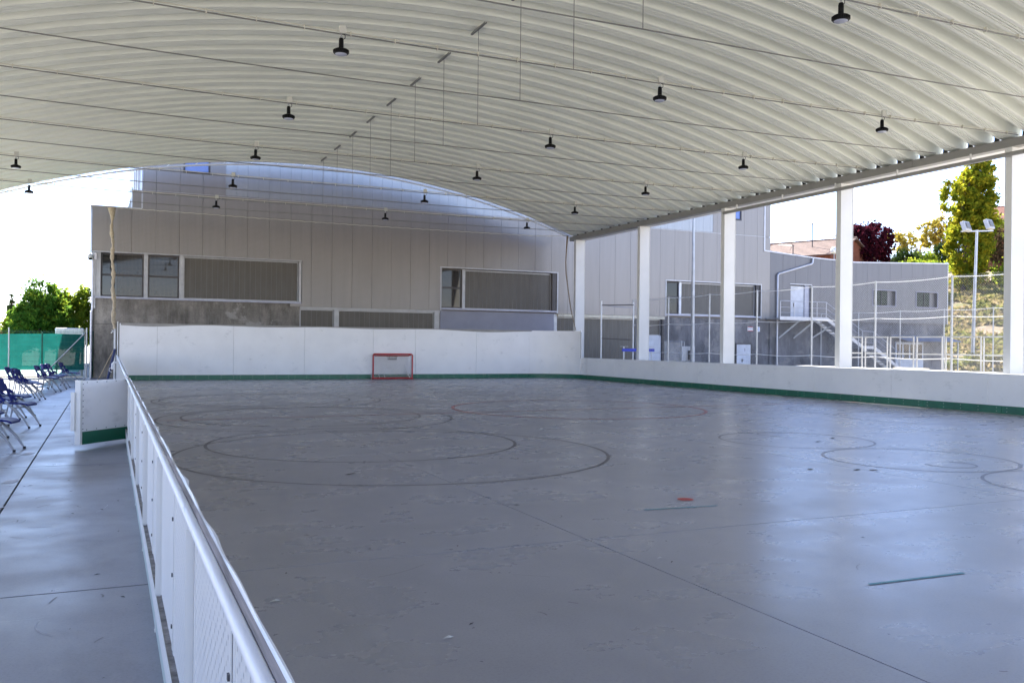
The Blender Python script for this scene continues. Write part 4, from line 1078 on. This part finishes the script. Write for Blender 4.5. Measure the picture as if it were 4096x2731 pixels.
o = MB().box(21.75, 22.0, 18.8, 19.9, 0.971, 1.02).build('plank', MAT['plaster'], None); tag(o, 'cream plank lying on the white bench box', 'plank')

# twin floodlight pole before the hill
fl = thing('floodlight_pole', 'grey pole with two white floodlights in front of the poplar', 'floodlight', (55.7, 44.0, 0))
MB().tube([(0, 0, 0), (0.15, 0, 5), (0.35, 0, 10.05)], [0.14, 0.11, 0.08], 12).build('pole_shaft', MAT['steel_grey'], fl, True)
MB().bar((-1.25, 0, 9.85), (2.0, 0, 10.1), 0.09, 0.09).build('cross_arm', MAT['steel_grey'], fl)
for x, z in ((-0.9, 10.2), (1.45, 10.5)):
    h = MB().obox((x, -0.1, z), (1, 0.25, 0), (-0.25, 1, -0.4), (0, 0.4, 1), 0.44, 0.14, 0.36).build('lamp_head', MAT['barrier'], fl, bevel=0.03)
    MB().obox((x + 0.04, -0.28, z - 0.09 + 0.16), (1, 0.25, 0), (-0.25, 1, -0.4), (0, 0.4, 1), 0.28, 0.01, 0.22).build('lamp_glass', MAT['rod'], h)

# ================================================================== LEFT SIDE
lf = thing('mesh_fence', 'green mesh fence with windscreen cloth at the end of the walkway', 'fence', (0, 41.35, 0))
for x, h, mt in ((-0.87, 2.08, 'steel_grey'), (-3.72, 2.05, 'steel_grey'), (-6.5, 2.05, 'steel_grey'), (-9.4, 2.05, 'steel_grey'), (-2.52, 1.9, 'fence_green'), (-5.1, 1.9, 'fence_green')):
    MB().tube([(x, -0.03 if mt == 'steel_grey' else 0.05, 0), (x, -0.03 if mt == 'steel_grey' else 0.05, h)], 0.03, 8).build('fence_post', MAT[mt], lf, True)
MB().tube([(-0.95, -0.03, 1.85), (-2.35, -0.1, 0.25), (-2.5, -0.1, 0.02)], 0.025, 8).build('brace', MAT['steel_grey'], lf, True)
MB().tube([(-0.93, -0.03, 2.0), (-0.94, -0.03, 0.05)], 0.012, 6).build('tension_bar', MAT['steel_grey'], lf, True)
m = MB()
for k in range(190):
    x = -0.9 - 0.05 * k; m.box(x - 0.003, x + 0.003, -0.003, 0.003, 0.05, 1.95)
for k in range(10):
    z = 0.08 + 0.2 * k; m.box(-10.3, -0.9, 0.004, 0.010, z - 0.004, z + 0.004)
stuff(m.build('wire_mesh', MAT['fence_green'], lf))
m = MB().add([(-10.3, 0.03, 0.32), (-0.95, 0.03, 0.32), (-0.95, 0.03, 1.80), (-2.2, 0.03, 1.82), (-4.0, 0.03, 1.78), (-6.6, 0.03, 1.81), (-10.3, 0.03, 1.8)], [(0, 1, 2, 3, 4, 5, 6)])
m.build('windscreen_cloth', MAT['windscreen'], lf)
m = MB()
for (x, w_) in ((-0.62, 0.05), (-0.74, 0.03)): m.box(x - w_, x + w_, -0.06, 0.0, 0, 1.95)
m.build('gate_stile', MAT['fence_green'], lf)
for z in (0.4, 1.05, 1.7): MB().box(-0.58, -0.44, -0.08, -0.02, z - 0.03, z + 0.03).build('hinge', MAT['netdark'], lf)
MB().box(-10.3, -1.0, -0.06, 0.1, 0, 0.06).build('fence_kerb', MAT['plaster'], lf)
wb = thing('white_case', 'long white rounded case standing high behind the green fence', 'case', (-1.6, 43.6, 0))
MB().box(-0.57, 0.57, 0, 0.5, 1.80, 2.09).build('case_body', MAT['white'], wb, bevel=0.05)
for x in (-0.5, 0.5): MB().box(x - 0.04, x + 0.04, 0.2, 0.28, 0, 1.8).build('case_leg', MAT['steel_grey'], wb)
for k in range(7): MB().box(-0.5 + 0.16 * k, -0.5 + 0.16 * k + 0.01, -0.004, 0.0, 1.84, 2.04).build('case_rib', MAT['coping'], wb)
sl = thing('street_lamp', 'small street lamp far away beside the left trees', 'street lamp', (-5.05, 62, 0))
MB().tube([(0, 0, 0), (0, 0, 2.95)], 0.03, 8).build('lamp_shaft', MAT['steel_grey'], sl, True)
MB().box(-0.28, 0.1, -0.1, 0.1, 2.9, 3.05).build('lamp_head', MAT['white'], sl, bevel=0.03)
lwall = tag(MB().box(-14, -4.8, 61, 61.3, 0, 2.05).build('garden_wall', MAT['brick']), 'low orange brick wall beyond the left fence', 'wall')

# ------------------------------------------------------------------ chairs
def make_chair(loc, rz, label):
    t = thing('folding_chair', label, 'chair', loc, rz, 'blue folding chairs along the walkway')
    # seat: rounded plate, rolled front
    m = MB(); nxs = 9; nys = 9; vs = []; fs = []
    for i in range(nxs):
        for j in range(nys):
            u = i / (nxs - 1); v = j / (nys - 1) * 2 - 1
            x = -0.20 + 0.46 * u; wy = 0.205 * (1 - 0.10 * (2 * abs(u - 0.5)) ** 3); y = v * wy
            z = 0.455 - 0.012 * (1 - v * v) * math.sin(math.pi * u) - (0.035 * max(0, (u - 0.75) / 0.25) ** 2)
            vs.append((x, y, z))
    o = len(vs); vs += [(p[0] * 0.98, p[1] * 0.97, p[2] - 0.028) for p in vs]
    for i in range(nxs - 1):
        for j in range(nys - 1):
            a = i * nys + j; fs += [(a, a + nys, a + nys + 1, a + 1), (o + a, o + a + 1, o + a + nys + 1, o + a + nys)]
    for i in range(nxs - 1):
        for j in (0, nys - 1):
            a = i * nys + j; fs.append((a, o + a, o + a + nys, a + nys) if j else (a, a + nys, o + a + nys, o + a))
    for j in range(nys - 1):
        for i in (0, nxs - 1):
            a = i * nys + j; fs.append((a, a + 1, o + a + 1, o + a) if i == 0 else (a, o + a, o + a + 1, a + 1))
    m.add(vs, fs); m.build('seat', MAT['blue'], t, True)
    # backrest: curved top panel with two arms down to the hinges
    m = MB(); n = 10; vs = []; fs = []
    for i in range(6):
        f = i / 5; z = 0.63 + 0.17 * f; xb = -0.265 - 0.055 * f
        for j in range(n + 1):
            v = j / n * 2 - 1
            zz_ = z - (0.02 * abs(v) ** 3 if i == 5 else 0) + (0.03 * abs(v) ** 2 if i == 0 else 0)
            vs.append((xb - 0.035 * (1 - v * v), v * (0.20 - 0.0 * f), zz_))
    o = len(vs); vs += [(p[0] - 0.022, p[1], p[2]) for p in vs]
    q = n + 1
    for i in range(5):
        for j in range(n): a = i * q + j; fs += [(a, a + 1, a + q + 1, a + q), (o + a, o + a + q, o + a + q + 1, o + a + 1)]
    for j in range(n): a = 5 * q + j; fs.append((a, a + 1, o + a + 1, o + a)); a = j; fs.append((a, o + a, o + a + 1, a + 1))
    for i in range(5):
        for j in (0, n): a = i * q + j; fs.append((a, a + q, o + a + q, o + a))
    m.add(vs, fs)
    for s in (-1, 1):
        m.tube([(-0.19, s * 0.205, 0.44), (-0.215, s * 0.20, 0.52), (-0.235, s * 0.175, 0.58), (-0.275, s * 0.185, 0.66)], [0.03, 0.028, 0.022, 0.026], 8)
    m.tube([(-0.235, -0.18, 0.585), (-0.255, 0, 0.56), (-0.235, 0.18, 0.585)], 0.012, 6)
    m.build('backrest', MAT['blue'], t, True)
    for s in (-1, 1):
        y = s * 0.215
        MB().tube([(-0.215, y, 0.53), (-0.10, y, 0.455), (0.06, y, 0.33), (0.20, y, 0.18), (0.30, y, 0.02)], [0.017, 0.019, 0.020, 0.018, 0.014], 10).build('front_leg', MAT['chairleg'], t, True)
        MB().tube([(-0.18, y * 0.93, 0.47), (-0.20, y * 0.93, 0.25), (-0.25, y * 0.93, 0.02)], [0.016, 0.015, 0.013], 8).build('rear_leg', MAT['chairleg'], t, True)
        MB().tube([(-0.20, y, 0.55), (-0.12, y, 0.475)], 0.027, 8).build('hinge', MAT['blue'], t, True)
        for (x, yy) in ((0.305, y), (-0.252, y * 0.93)): MB().tube([(x, yy, 0.0), (x, yy, 0.032)], 0.021, 8).build('rubber_foot', MAT['rubber'], t, True)
    MB().tube([(-0.225, -0.2, 0.14), (-0.225, 0.2, 0.14)], 0.010, 6).build('stretcher', MAT['chairleg'], t, True)
    MB().tube([(0.03, -0.21, 0.355), (0.03, 0.21, 0.355)], 0.010, 6).build('seat_bar', MAT['chairleg'], t, True)
    return t
chairs = [(-1.46, 14.62, -0.22, 'blue folding chair nearest the camera, cut by the left edge'),
          (-1.50, 18.35, -0.36, 'blue folding chair whole in view, second nearest the camera'),
          (-1.82, 16.25, -0.25, 'blue folding chair at the left edge behind the nearest one'),
          (-1.75, 20.75, -0.3, 'blue folding chair with reddish tinted back behind the second one'),
          (-1.95, 19.9, -0.3, 'blue folding chair at the left edge showing half its back'),
          (-1.88, 26.45, -0.25, 'blue folding chair nearest of the middle trio'),
          (-2.05, 27.55, -0.3, 'blue folding chair in the centre of the middle trio'),
          (-2.3, 28.6, -0.2, 'blue folding chair farthest left in the middle trio'),
          (-1.68, 30.2, -0.28, 'blue folding chair nearest of the far trio'),
          (-1.60, 31.7, -0.4, 'blue folding chair in the centre of the far trio'),
          (-1.52, 32.6, -0.25, 'blue folding chair farthest back of the far trio'),
          (-1.22, 34.45, -0.25, 'blue folding chair standing alone before the diagonal fence brace')]
c0 = None
for (x, y, rz, lab) in chairs:
    if c0 is None: c0 = make_chair((x, y, 0), rz, lab)
    else: dup(c0, (x, y, 0), rz, lab)

# ================================================================== HILLSIDE
def hill_z(x, y):
    s = math.hypot(x, y) - 67.3 + 1.2 * mnoise.noise(Vector((x * 0.12, y * 0.12, 0.0)))
    P = [(-500, 0), (0, 0), (3, 0.9), (16.5, 3.6), (26.5, 6.4), (33, 7.3), (50, 10.4), (70, 12.6), (300, 30)]
    z = 0
    for (a, za), (b, zb) in zip(P[:-1], P[1:]):
        if s <= b: z = za + (zb - za) * max(0, s - a) / (b - a); break
    k = min(1, max(0, (x - 30) / 18)); k = k * k * (3 - 2 * k)
    yy = min(1, max(0, (y - 47.0) / 6)) if x < 51 else min(1, max(0, (y - 41.5) / 1.5))
    return z * k * yy + 0.18 * mnoise.noise(Vector((x * 0.8, y * 0.8, 3.0))) * min(1, z / 2)
NXh, NYh = 170, 130
vs = []; fs = []
hx = np.linspace(28, 150, NXh); hy = np.linspace(41.3, 140, NYh) ** 1.0
hy = 41.3 + (np.linspace(0, 1, NYh) ** 1.7) * 100
for j in range(NYh):
    for i in range(NXh): vs.append((hx[i], hy[j], hill_z(hx[i], hy[j]) - 0.03))
for j in range(NYh - 1):
    for i in range(NXh - 1): a = j * NXh + i; fs.append((a, a + 1, a + NXh + 1, a + NXh))
m = MB(); m.v = vs; m.f = fs
struct(m.build('hillside', MAT['hill'], None, True))
def cards(n, fpos, fsize, name, mat, parent=None, up=0.0):
    P = np.zeros((n, 4, 3), np.float32)
    for i in range(n):
        c = np.array(fpos(i)); s = fsize(i)
        a = np.random.normal(size=3); a /= np.linalg.norm(a)
        b = np.random.normal(size=3); b[2] += up; b -= a * a.dot(b); b /= max(1e-6, np.linalg.norm(b))
        a = a * s * 0.5; b = b * s * (0.5 + up * 0.3)
        P[i] = [c - a * 0.5 - b, c + a * 0.6 - b * 0.3, c + a * 0.3 + b, c - a * 0.6 + b * 0.3]
    me = bpy.data.meshes.new(name)
    me.vertices.add(4 * n); me.vertices.foreach_set('co', P.ravel())
    me.loops.add(4 * n); me.loops.foreach_set('vertex_index', np.arange(4 * n, dtype=np.int32))
    me.polygons.add(n); me.polygons.foreach_set('loop_start', np.arange(0, 4 * n, 4, dtype=np.int32)); me.polygons.foreach_set('loop_total', np.full(n, 4, np.int32))
    me.update(); me.validate(); me.materials.append(mat)
    o = bpy.data.objects.new(name, me); COL.objects.link(o)
    if parent: o.parent = parent
    return o
def gpos(i):
    while True:
        x = random.uniform(50.6, 92); y = random.uniform(41.5, 72)
        z = hill_z(x, y)
        if z > 0.05 and x > 50.5 and mnoise.noise(Vector((x * 0.35, y * 0.35, 9))) > -0.25 + 0.3 * random.random() * (z > 8): return (x, y, z + 0.06)
stuff(cards(16000, gpos, lambda i: random.uniform(0.18, 0.55), 'dry_grass', MAT['drygrass'], None, 1.2))

# ------------------------------------------------------------------ trees
def crown_pos(ells, nclump, spread, seed):
    rnd = np.random.RandomState(seed); cl = []
    vol = np.array([e[3] * e[4] * e[5] for e in ells]) ** 0.8; vol /= vol.sum()
    for k in range(nclump):
        e = ells[rnd.choice(len(ells), p=vol)]
        d = rnd.normal(size=3); d /= np.linalg.norm(d); r = rnd.uniform(0.45, 1.0) ** 0.6
        cl.append((e[0] + d[0] * e[3] * r, e[1] + d[1] * e[4] * r, e[2] + d[2] * e[5] * r, spread * rnd.uniform(0.5, 1.3)))
    def f(i):
        c = cl[rnd.randint(len(cl))]
        d = rnd.normal(size=3) * c[3] * 0.5
        return (c[0] + d[0], c[1] + d[1], c[2] + d[2])
    return f
def tree(name, label, cat, loc, trunk, ells, n, size, mat, seed, nclump=90, spread=0.6, group=None, limbs=True, up=0.0):
    gz_ = hill_z(loc[0], loc[1]) - 0.1; lift = loc[2] - gz_
    if lift > 0.05:      # stand it on the hillside, the crown where it shows
        ells = [(e[0], e[1], e[2] + lift, e[3], e[4], e[5]) for e in ells]
        trunk = (trunk[0] + lift, trunk[1]) if trunk else (ells[0][2], 0.08)
    loc = (loc[0], loc[1], gz_)
    t = thing(name, label, cat, loc, 0, group)
    if trunk:
        h, r = trunk
        m = MB().tube([(0, 0, -0.3), (0.04 * h, 0.02, h * 0.35), (-0.02 * h, 0, h * 0.7), (0.0, 0, h)], [r * 1.25, r, r * 0.7, r * 0.25], 8)
        m.build('trunk', MAT['bark'], t, True)
        if limbs:
            rnd = random.Random(seed)
            m = MB()
            for k in range(9):
                e = ells[rnd.randrange(len(ells))]; z0 = h * rnd.uniform(0.35, 0.85)
                q = (e[0] + e[3] * rnd.uniform(-0.7, 0.7), e[1] + e[4] * rnd.uniform(-0.7, 0.7), e[2] + e[5] * rnd.uniform(-0.2, 0.8))
                mid = ((q[0]) * 0.45, (q[1]) * 0.45, z0 + (q[2] - z0) * 0.55)
                m.tube([(0, 0, z0), mid, q], [r * 0.45, r * 0.28, r * 0.08], 5)
            m.build('limbs', MAT['bark'], t, True)
    cards(n, crown_pos(ells, nclump, spread, seed), lambda i: size * random.uniform(0.6, 1.4), 'crown', mat, t, up)
    return t
hz = hill_z
# poplar
tree('poplar_tree', 'tall yellow green poplar standing on the slope by the floodlights', 'tree', (78.0, 62.8, 7.0), (11.5, 0.22),
     [(0.4, 0, 2.0, 1.4, 1.4, 1.6), (0.8, 0, 4.4, 2.0, 2.0, 2.6), (1.2, 0, 7.2, 2.2, 2.1, 2.8), (1.6, 0, 10.2, 2.1, 2.0, 2.6), (2.0, 0, 12.4, 1.5, 1.5, 1.9), (-1.7, 0, 9.9, 0.9, 0.9, 2.1), (3.4, 0, 8.6, 0.8, 0.9, 2.4), (2.6, 0, 13.5, 0.6, 0.6, 1.3)],
     21000, 0.30, MAT['leaf_pop'], 3, 330, 0.5, up=0.8)
tree('purple_tree', 'dark purple leaved tree beside the fourth column', 'tree', (72.2, 70, 9.6), (4.0, 0.16),
     [(0, 0, 2.6, 3.2, 3.0, 2.3), (-1.2, 0, 3.4, 1.8, 1.8, 1.6), (1.2, 0, 3.6, 1.9, 1.9, 1.5), (-2.6, 0, 1.9, 1.4, 1.4, 1.5), (2.6, 0, 2.4, 1.4, 1.4, 1.5)], 9000, 0.30, MAT['leaf_red'], 5, 200, 0.5)
tree('airy_tree', 'thin yellowing tree with open branches right of the purple tree', 'tree', (93.9, 85, 12.6), (3.6, 0.12),
     [(0.9, 0, 3.3, 1.4, 1.2, 0.7), (-0.9, 0, 3.4, 0.9, 0.9, 0.6), (1.6, 0, 2.3, 1.0, 0.9, 0.5), (-0.9, 0, 2.0, 0.7, 0.6, 0.4)], 1300, 0.30, MAT['leaf_y'], 6, 50, 0.35)
tree('airy_tree', 'taller golden tree left of the poplar', 'tree', (106.2, 90, 13.6), (5.4, 0.16),
     [(0, 0, 4.6, 2.6, 2.2, 1.6), (-1.6, 0, 3.4, 1.6, 1.4, 1.2), (1.8, 0, 3.6, 1.7, 1.4, 1.3), (0.2, 0, 6.0, 1.2, 1.2, 0.7)], 3200, 0.34, MAT['leaf_y'], 7, 90, 0.45)
for (nm, lab, loc, e, n, s, mt, sd) in (
    ('bush', 'dark rounded bush behind the wing roof beside the orange house', (89.3, 80, 11.4), [(0, 0, 1.0, 1.9, 1.6, 1.3)], 2200, 0.28, 'leaf_dark', 8),
    ('bush', 'yellow green bush below the golden tree', (95.2, 82, 11.6), [(0, 0, 1.2, 2.4, 1.8, 1.3), (-1.5, 0, 0.8, 1.4, 1.4, 0.9)], 2600, 0.28, 'leaf_lg', 9),
    ('bush', 'dark green upright bush left of the poplar top slope', (97.0, 80, 12.0), [(0.2, 0, 1.7, 2.0, 1.6, 1.6)], 2600, 0.28, 'leaf_dark', 10),
    ('bush', 'brown dry shrub behind the poplar on the slope', (84.5, 65, 7.6), [(0, 0, 2.0, 2.6, 1.5, 2.6), (1.2, 0, 4.6, 1.8, 1.2, 1.6)], 3800, 0.3, 'leaf_brown', 11),
    ('bush', 'green bush beside the nearest column on the slope', (84.6, 62.4, 7.3), [(0, 0, 1.2, 2.0, 1.5, 1.6), (1.0, 0, 2.2, 1.4, 1.2, 1.2)], 3400, 0.26, 'leaf_lg', 12),
    ('bush', 'small green bush high beside the brick house', (101.0, 77, 14.6), [(0, 0, 1.6, 1.4, 1.2, 2.2)], 1600, 0.3, 'leaf_lg', 13)):
    tree(nm, lab, 'bush', loc, None, e, n, s, MAT[mt], sd, 70, 0.5)
hedge = tree('hedge', 'clipped green hedge on top of the slope behind the wing', 'hedge', (72.7, 62.5, 9.4), None, [(k * 0.8 - 3.2, k * 0.1, 0.25, 0.8, 0.5, 0.45) for k in range(9)], 3500, 0.2, MAT['leaf_lg'], 14, 120, 0.3)
# left trees
tree('leafy_tree', 'dark green tree in front behind the left fence', 'tree', (-3.75, 60, 0), (3.4, 0.13),
     [(0, 0, 2.6, 1.5, 1.3, 1.7), (0.9, 0, 2.6, 0.9, 0.9, 1.5), (-0.9, 0, 2.2, 0.9, 0.9, 1.3), (0.5, 0, 3.8, 0.7, 0.7, 0.9), (-0.3, 0, 4.4, 0.4, 0.5, 0.9), (0.2, 0, 5.0, 0.22, 0.25, 0.5), (-0.75, 0, 3.6, 0.4, 0.4, 0.8)], 14000, 0.16, MAT['leaf_g'], 20, 260, 0.30, up=0.6)
tree('leafy_tree', 'sunlit yellow green tree touching the corner of the hall', 'tree', (-1.9, 62, 0), (3.6, 0.12),
     [(0.0, 0, 2.6, 1.15, 1.0, 1.8), (-0.6, 0, 2.4, 0.8, 0.8, 1.5), (0.35, 0, 4.0, 0.5, 0.6, 0.9), (-0.55, 0, 3.9, 0.35, 0.4, 0.8)], 10000, 0.16, MAT['leaf_lg'], 21, 210, 0.28, up=0.6)
tree('leafy_tree', 'low olive green tree left of the dark green tree', 'tree', (-5.0, 61, 0), (1.8, 0.08),
     [(0, 0, 2.2, 0.9, 0.8, 1.0), (0.6, 0, 2.5, 0.7, 0.6, 0.9)], 4500, 0.15, MAT['leaf_lg'], 22, 70, 0.22)
tree('pale_tree', 'pale whitish green tree at the left picture edge', 'tree', (-7.2, 66, 0), (2.0, 0.1),
     [(0, 0, 2.4, 0.9, 0.8, 1.0), (-0.9, 0, 2.6, 0.8, 0.8, 1.0)], 3200, 0.16, MAT['leaf_pale'], 23, 70, 0.25)
tree('slim_conifer', 'slim distant conifer above the left fence', 'tree', (-9.3, 106, 0), (6.2, 0.1),
     [(0, 0, 3.0, 0.7, 0.7, 1.2), (0, 0, 4.6, 0.45, 0.45, 1.0), (0, 0, 5.8, 0.2, 0.2, 0.8)], 1400, 0.22, MAT['leaf_dark'], 24, 60, 0.2)

# ------------------------------------------------------------------ houses beyond
def gable_house(name, label, loc, rz, w, d, hw, hr, wall, roof, ov=0.4, gable_front=True):
    """ridge runs along local y, gable faces -y"""
    t = thing(name, label, 'house', loc, rz)
    MB().prism_xz([(-w / 2, -4), (w / 2, -4), (w / 2, hw), (0, hw + hr), (-w / 2, hw)], 0, d).build('wall', MAT[wall], t)
    for s in (-1, 1):
        a = Vector((0, 0, hw + hr + 0.06)); b = Vector((s * (w / 2 + ov), 0, hw - ov * hr / (w / 2) + 0.06))
        n = 12
        for k in range(n):
            p0 = a.lerp(b, k / n); p1 = a.lerp(b, (k + 1) / n)
            m = MB().add([(p0.x, -ov, p0.z + 0.02), (p1.x, -ov, p1.z + 0.07), (p1.x, d + ov, p1.z + 0.07), (p0.x, d + ov, p0.z + 0.02), (p0.x, -ov, p0.z - 0.1), (p1.x, -ov, p1.z - 0.07), (p1.x, d + ov, p1.z - 0.07), (p0.x, d + ov, p0.z - 0.1)],
                         [(0, 1, 2, 3), (4, 7, 6, 5), (0, 4, 5, 1), (1, 5, 6, 2), (2, 6, 7, 3), (3, 7, 4, 0)])
            m.build('tile_course', MAT[roof], t)
    rt = MB()
    for k in range(int(d / 0.4)): rt.tube([(0, -ov + 0.4 * k, hw + hr + 0.12), (0, -ov + 0.4 * k + 0.36, hw + hr + 0.10)], 0.11, 8)
    rt.build('ridge_tiles', MAT[roof], t, True)
    return t
h2 = gable_house('brick_house', 'brick house with pink tiled roof above the wing beside the purple tree', (68.6, 68.0, 8.4), math.radians(22), 10.5, 10.0, 2.3, 1.9, 'brick', 'tile_r')
h1 = gable_house('brick_house', 'distant house with orange roof at the corner of the hall', (64.8, 76, 9.3), math.radians(80), 7.0, 9.0, 1.7, 1.4, 'plaster', 'tile_o')
h3 = gable_house('brick_house', 'tall brick house with arched window on the hilltop behind the poplar', (116.4, 73.0, 9.0), math.radians(42), 10.0, 16.0, 9.4, 2.2, 'brick', 'tile_o', 0.7)
def yz_arc(y, z, r): return [(y + r * math.cos(math.radians(a)), z + r * math.sin(math.radians(a))) for a in range(0, 181, 15)]
MB().tube([(-5.06, y, z) for y, z in yz_arc(4.6, 7.0, 1.5)], 0.16, 6).build('arch_surround', MAT['plaster'], h3, True)
ap = [(3.2, 4.0)] + yz_arc(4.6, 7.0, 1.4)[::1] + [(6.0, 4.0)]
ap = [(6.0, 4.0)] + yz_arc(4.6, 7.0, 1.4) + [(3.2, 4.0)]
m = MB(); n = len(ap)
m.add([(-5.04, y, z) for y, z in ap] + [(-5.01, y, z) for y, z in ap], [tuple(range(n)), tuple(range(2 * n - 1, n - 1, -1))] + [(i, i + n, (i + 1) % n + n, (i + 1) % n) for i in range(n)])
m.build('arched_window', MAT['soffit'], h3)
MB().box(-5.1, -5.01, -0.1, 16.1, 9.0, 9.35).build('cornice', MAT['plaster'], h3)
def antenna(loc, h, label, w=1.6):
    t = thing('roof_antenna', label, 'antenna', loc)
    MB().tube([(0, 0, -1.0), (0, 0, h)], 0.05, 6).build('mast', MAT['frame_d'], t, True)
    m = MB().tube([(-w, 0, h - 0.12), (0.15, 0, h - 0.10)], 0.04, 5)
    for k in range(8): m.tube([(-w + 0.2 * k, -0.2, h - 0.12), (-w + 0.2 * k, 0.2, h - 0.12)], 0.012, 4)
    m.tube([(-0.1, 0, h - 0.1), (-0.35, 0, h + 0.45)], 0.018, 5); m.tube([(-0.1, 0, h - 0.1), (-0.4, 0, h - 0.6)], 0.018, 5)
    m.build('aerial', MAT['frame_d'], t, True)
antenna((65.1, 70.0, 11.9), 2.35, 'tall thin antenna above the pink tiled roof')
antenna((62.6, 70.0, 10.6), 1.3, 'small antenna above the orange roof near the hall corner', 1.7)
gl = thing('globe_lamp', 'white globe lamp rising above the wing roof', 'lamp', (58.8, 60.5, 0))
MB().tube([(0, 0, 5.0), (0, 0, 10.0)], 0.035, 8).build('lamp_shaft', MAT['steel_grey'], gl, True)
MB().lathe([(0.02, -0.32), (0.2, -0.25), (0.31, -0.08), (0.31, 0.08), (0.2, 0.25), (0.02, 0.32)], (0, 0, 10.25), 20).build('globe', MAT['white'], gl, True)
fb = gable_house('pale_house', 'far pale house glimpsed between the yellow trees', (116, 100, 13.0), 0.2, 6.0, 6.0, 2.2, 0.8, 'plaster', 'tile_r')
for k in range(2): MB().box(-0.8 + 1.0 * k, -0.5 + 1.0 * k, 1, 1.3, 2.6, 4.4).build('chimney', MAT['plaster'], fb)

# ------------------------------------------------------------------ small litter
def litter(name, floor, n, xr, yr, mat, seed, smin, smax):
    rnd = random.Random(seed); m = MB()
    for k in range(n):
        x, y = rnd.uniform(*xr), rnd.uniform(*yr); s = rnd.uniform(smin, smax); a = rnd.uniform(0, 3.14); c, d = math.cos(a) * s, math.sin(a) * s
        z = 0.001
        m.add([(x - c, y - d, z), (x + d * 0.3, y - c * 0.3, z + s * 0.12), (x + c, y + d, z), (x - d * 0.3, y + c * 0.3, z + s * 0.08), ], [(0, 1, 2), (0, 2, 3)])
    return stuff(m.build(name, MAT[mat], None))
def scuffs(name, n, xr, yr, mat, seed, lmin, lmax, w0, w1):
    rnd = random.Random(seed); m = MB()
    for k in range(n):
        x, y = rnd.uniform(*xr), yr[0] + (yr[1] - yr[0]) * rnd.random() ** 1.5; a = rnd.uniform(0, 6.28); L = rnd.uniform(lmin, lmax); c = rnd.uniform(-1.5, 1.5); P = []
        for q in range(6):
            P.append((x, y)); x += math.cos(a) * L / 5; y += math.sin(a) * L / 5; a += c / 5
        P = [p for p in P if xr[0] - 0.1 < p[0] < xr[1] + 0.1]
        if len(P) > 1:
            b = ribbon(P, rnd.uniform(w0, w1), 0.0011 + 0.000004 * k); m.add(b.v, b.f)
    return stuff(m.build(name, MAT[mat], None))
scuffs('skate_scuffs', 150, (0.5, 18), (1.2, 26), 'paint_faint', 5, 0.06, 0.5, 0.003, 0.009)
scuffs('dark_scuffs', 45, (0.5, 12), (1.4, 20), 'paint_mid', 6, 0.03, 0.12, 0.004, 0.012)
scuffs('walkway_scuffs', 150, (-2.6, 0.05), (2.4, 24), 'paint_mid', 7, 0.03, 0.22, 0.004, 0.016)
scuffs('pale_scratches', 110, (-2.6, 0.05), (2.4, 22), 'paint_white', 8, 0.05, 0.4, 0.002, 0.006)
litter('leaf_litter', rink, 150, (0.6, 16), (1.2, 22), 'litter', 1, 0.006, 0.03)
litter('walkway_litter', walk, 120, (-2.6, 0.2), (2.6, 24), 'litter', 2, 0.006, 0.03)
for (x, y, s, lab) in ((3.8, 5.65, 0.03, 'scrap of white paper near the floor joint crossing'), (1.7, 4.55, 0.035, 'crumpled white paper scrap low on the rink floor'), (0.95, 5.6, 0.035, 'tiny white scrap near the left board on the rink floor')):
    m = MB().add([(x - s, y, 0.001), (x, y - s * 0.5, 0.006), (x + s, y + s * 0.2, 0.001), (x + s * 0.2, y + s * 0.6, 0.008)], [(0, 1, 3), (1, 2, 3)])
    tag(m.build('paper_scrap', MAT['paper']), lab, 'paper')
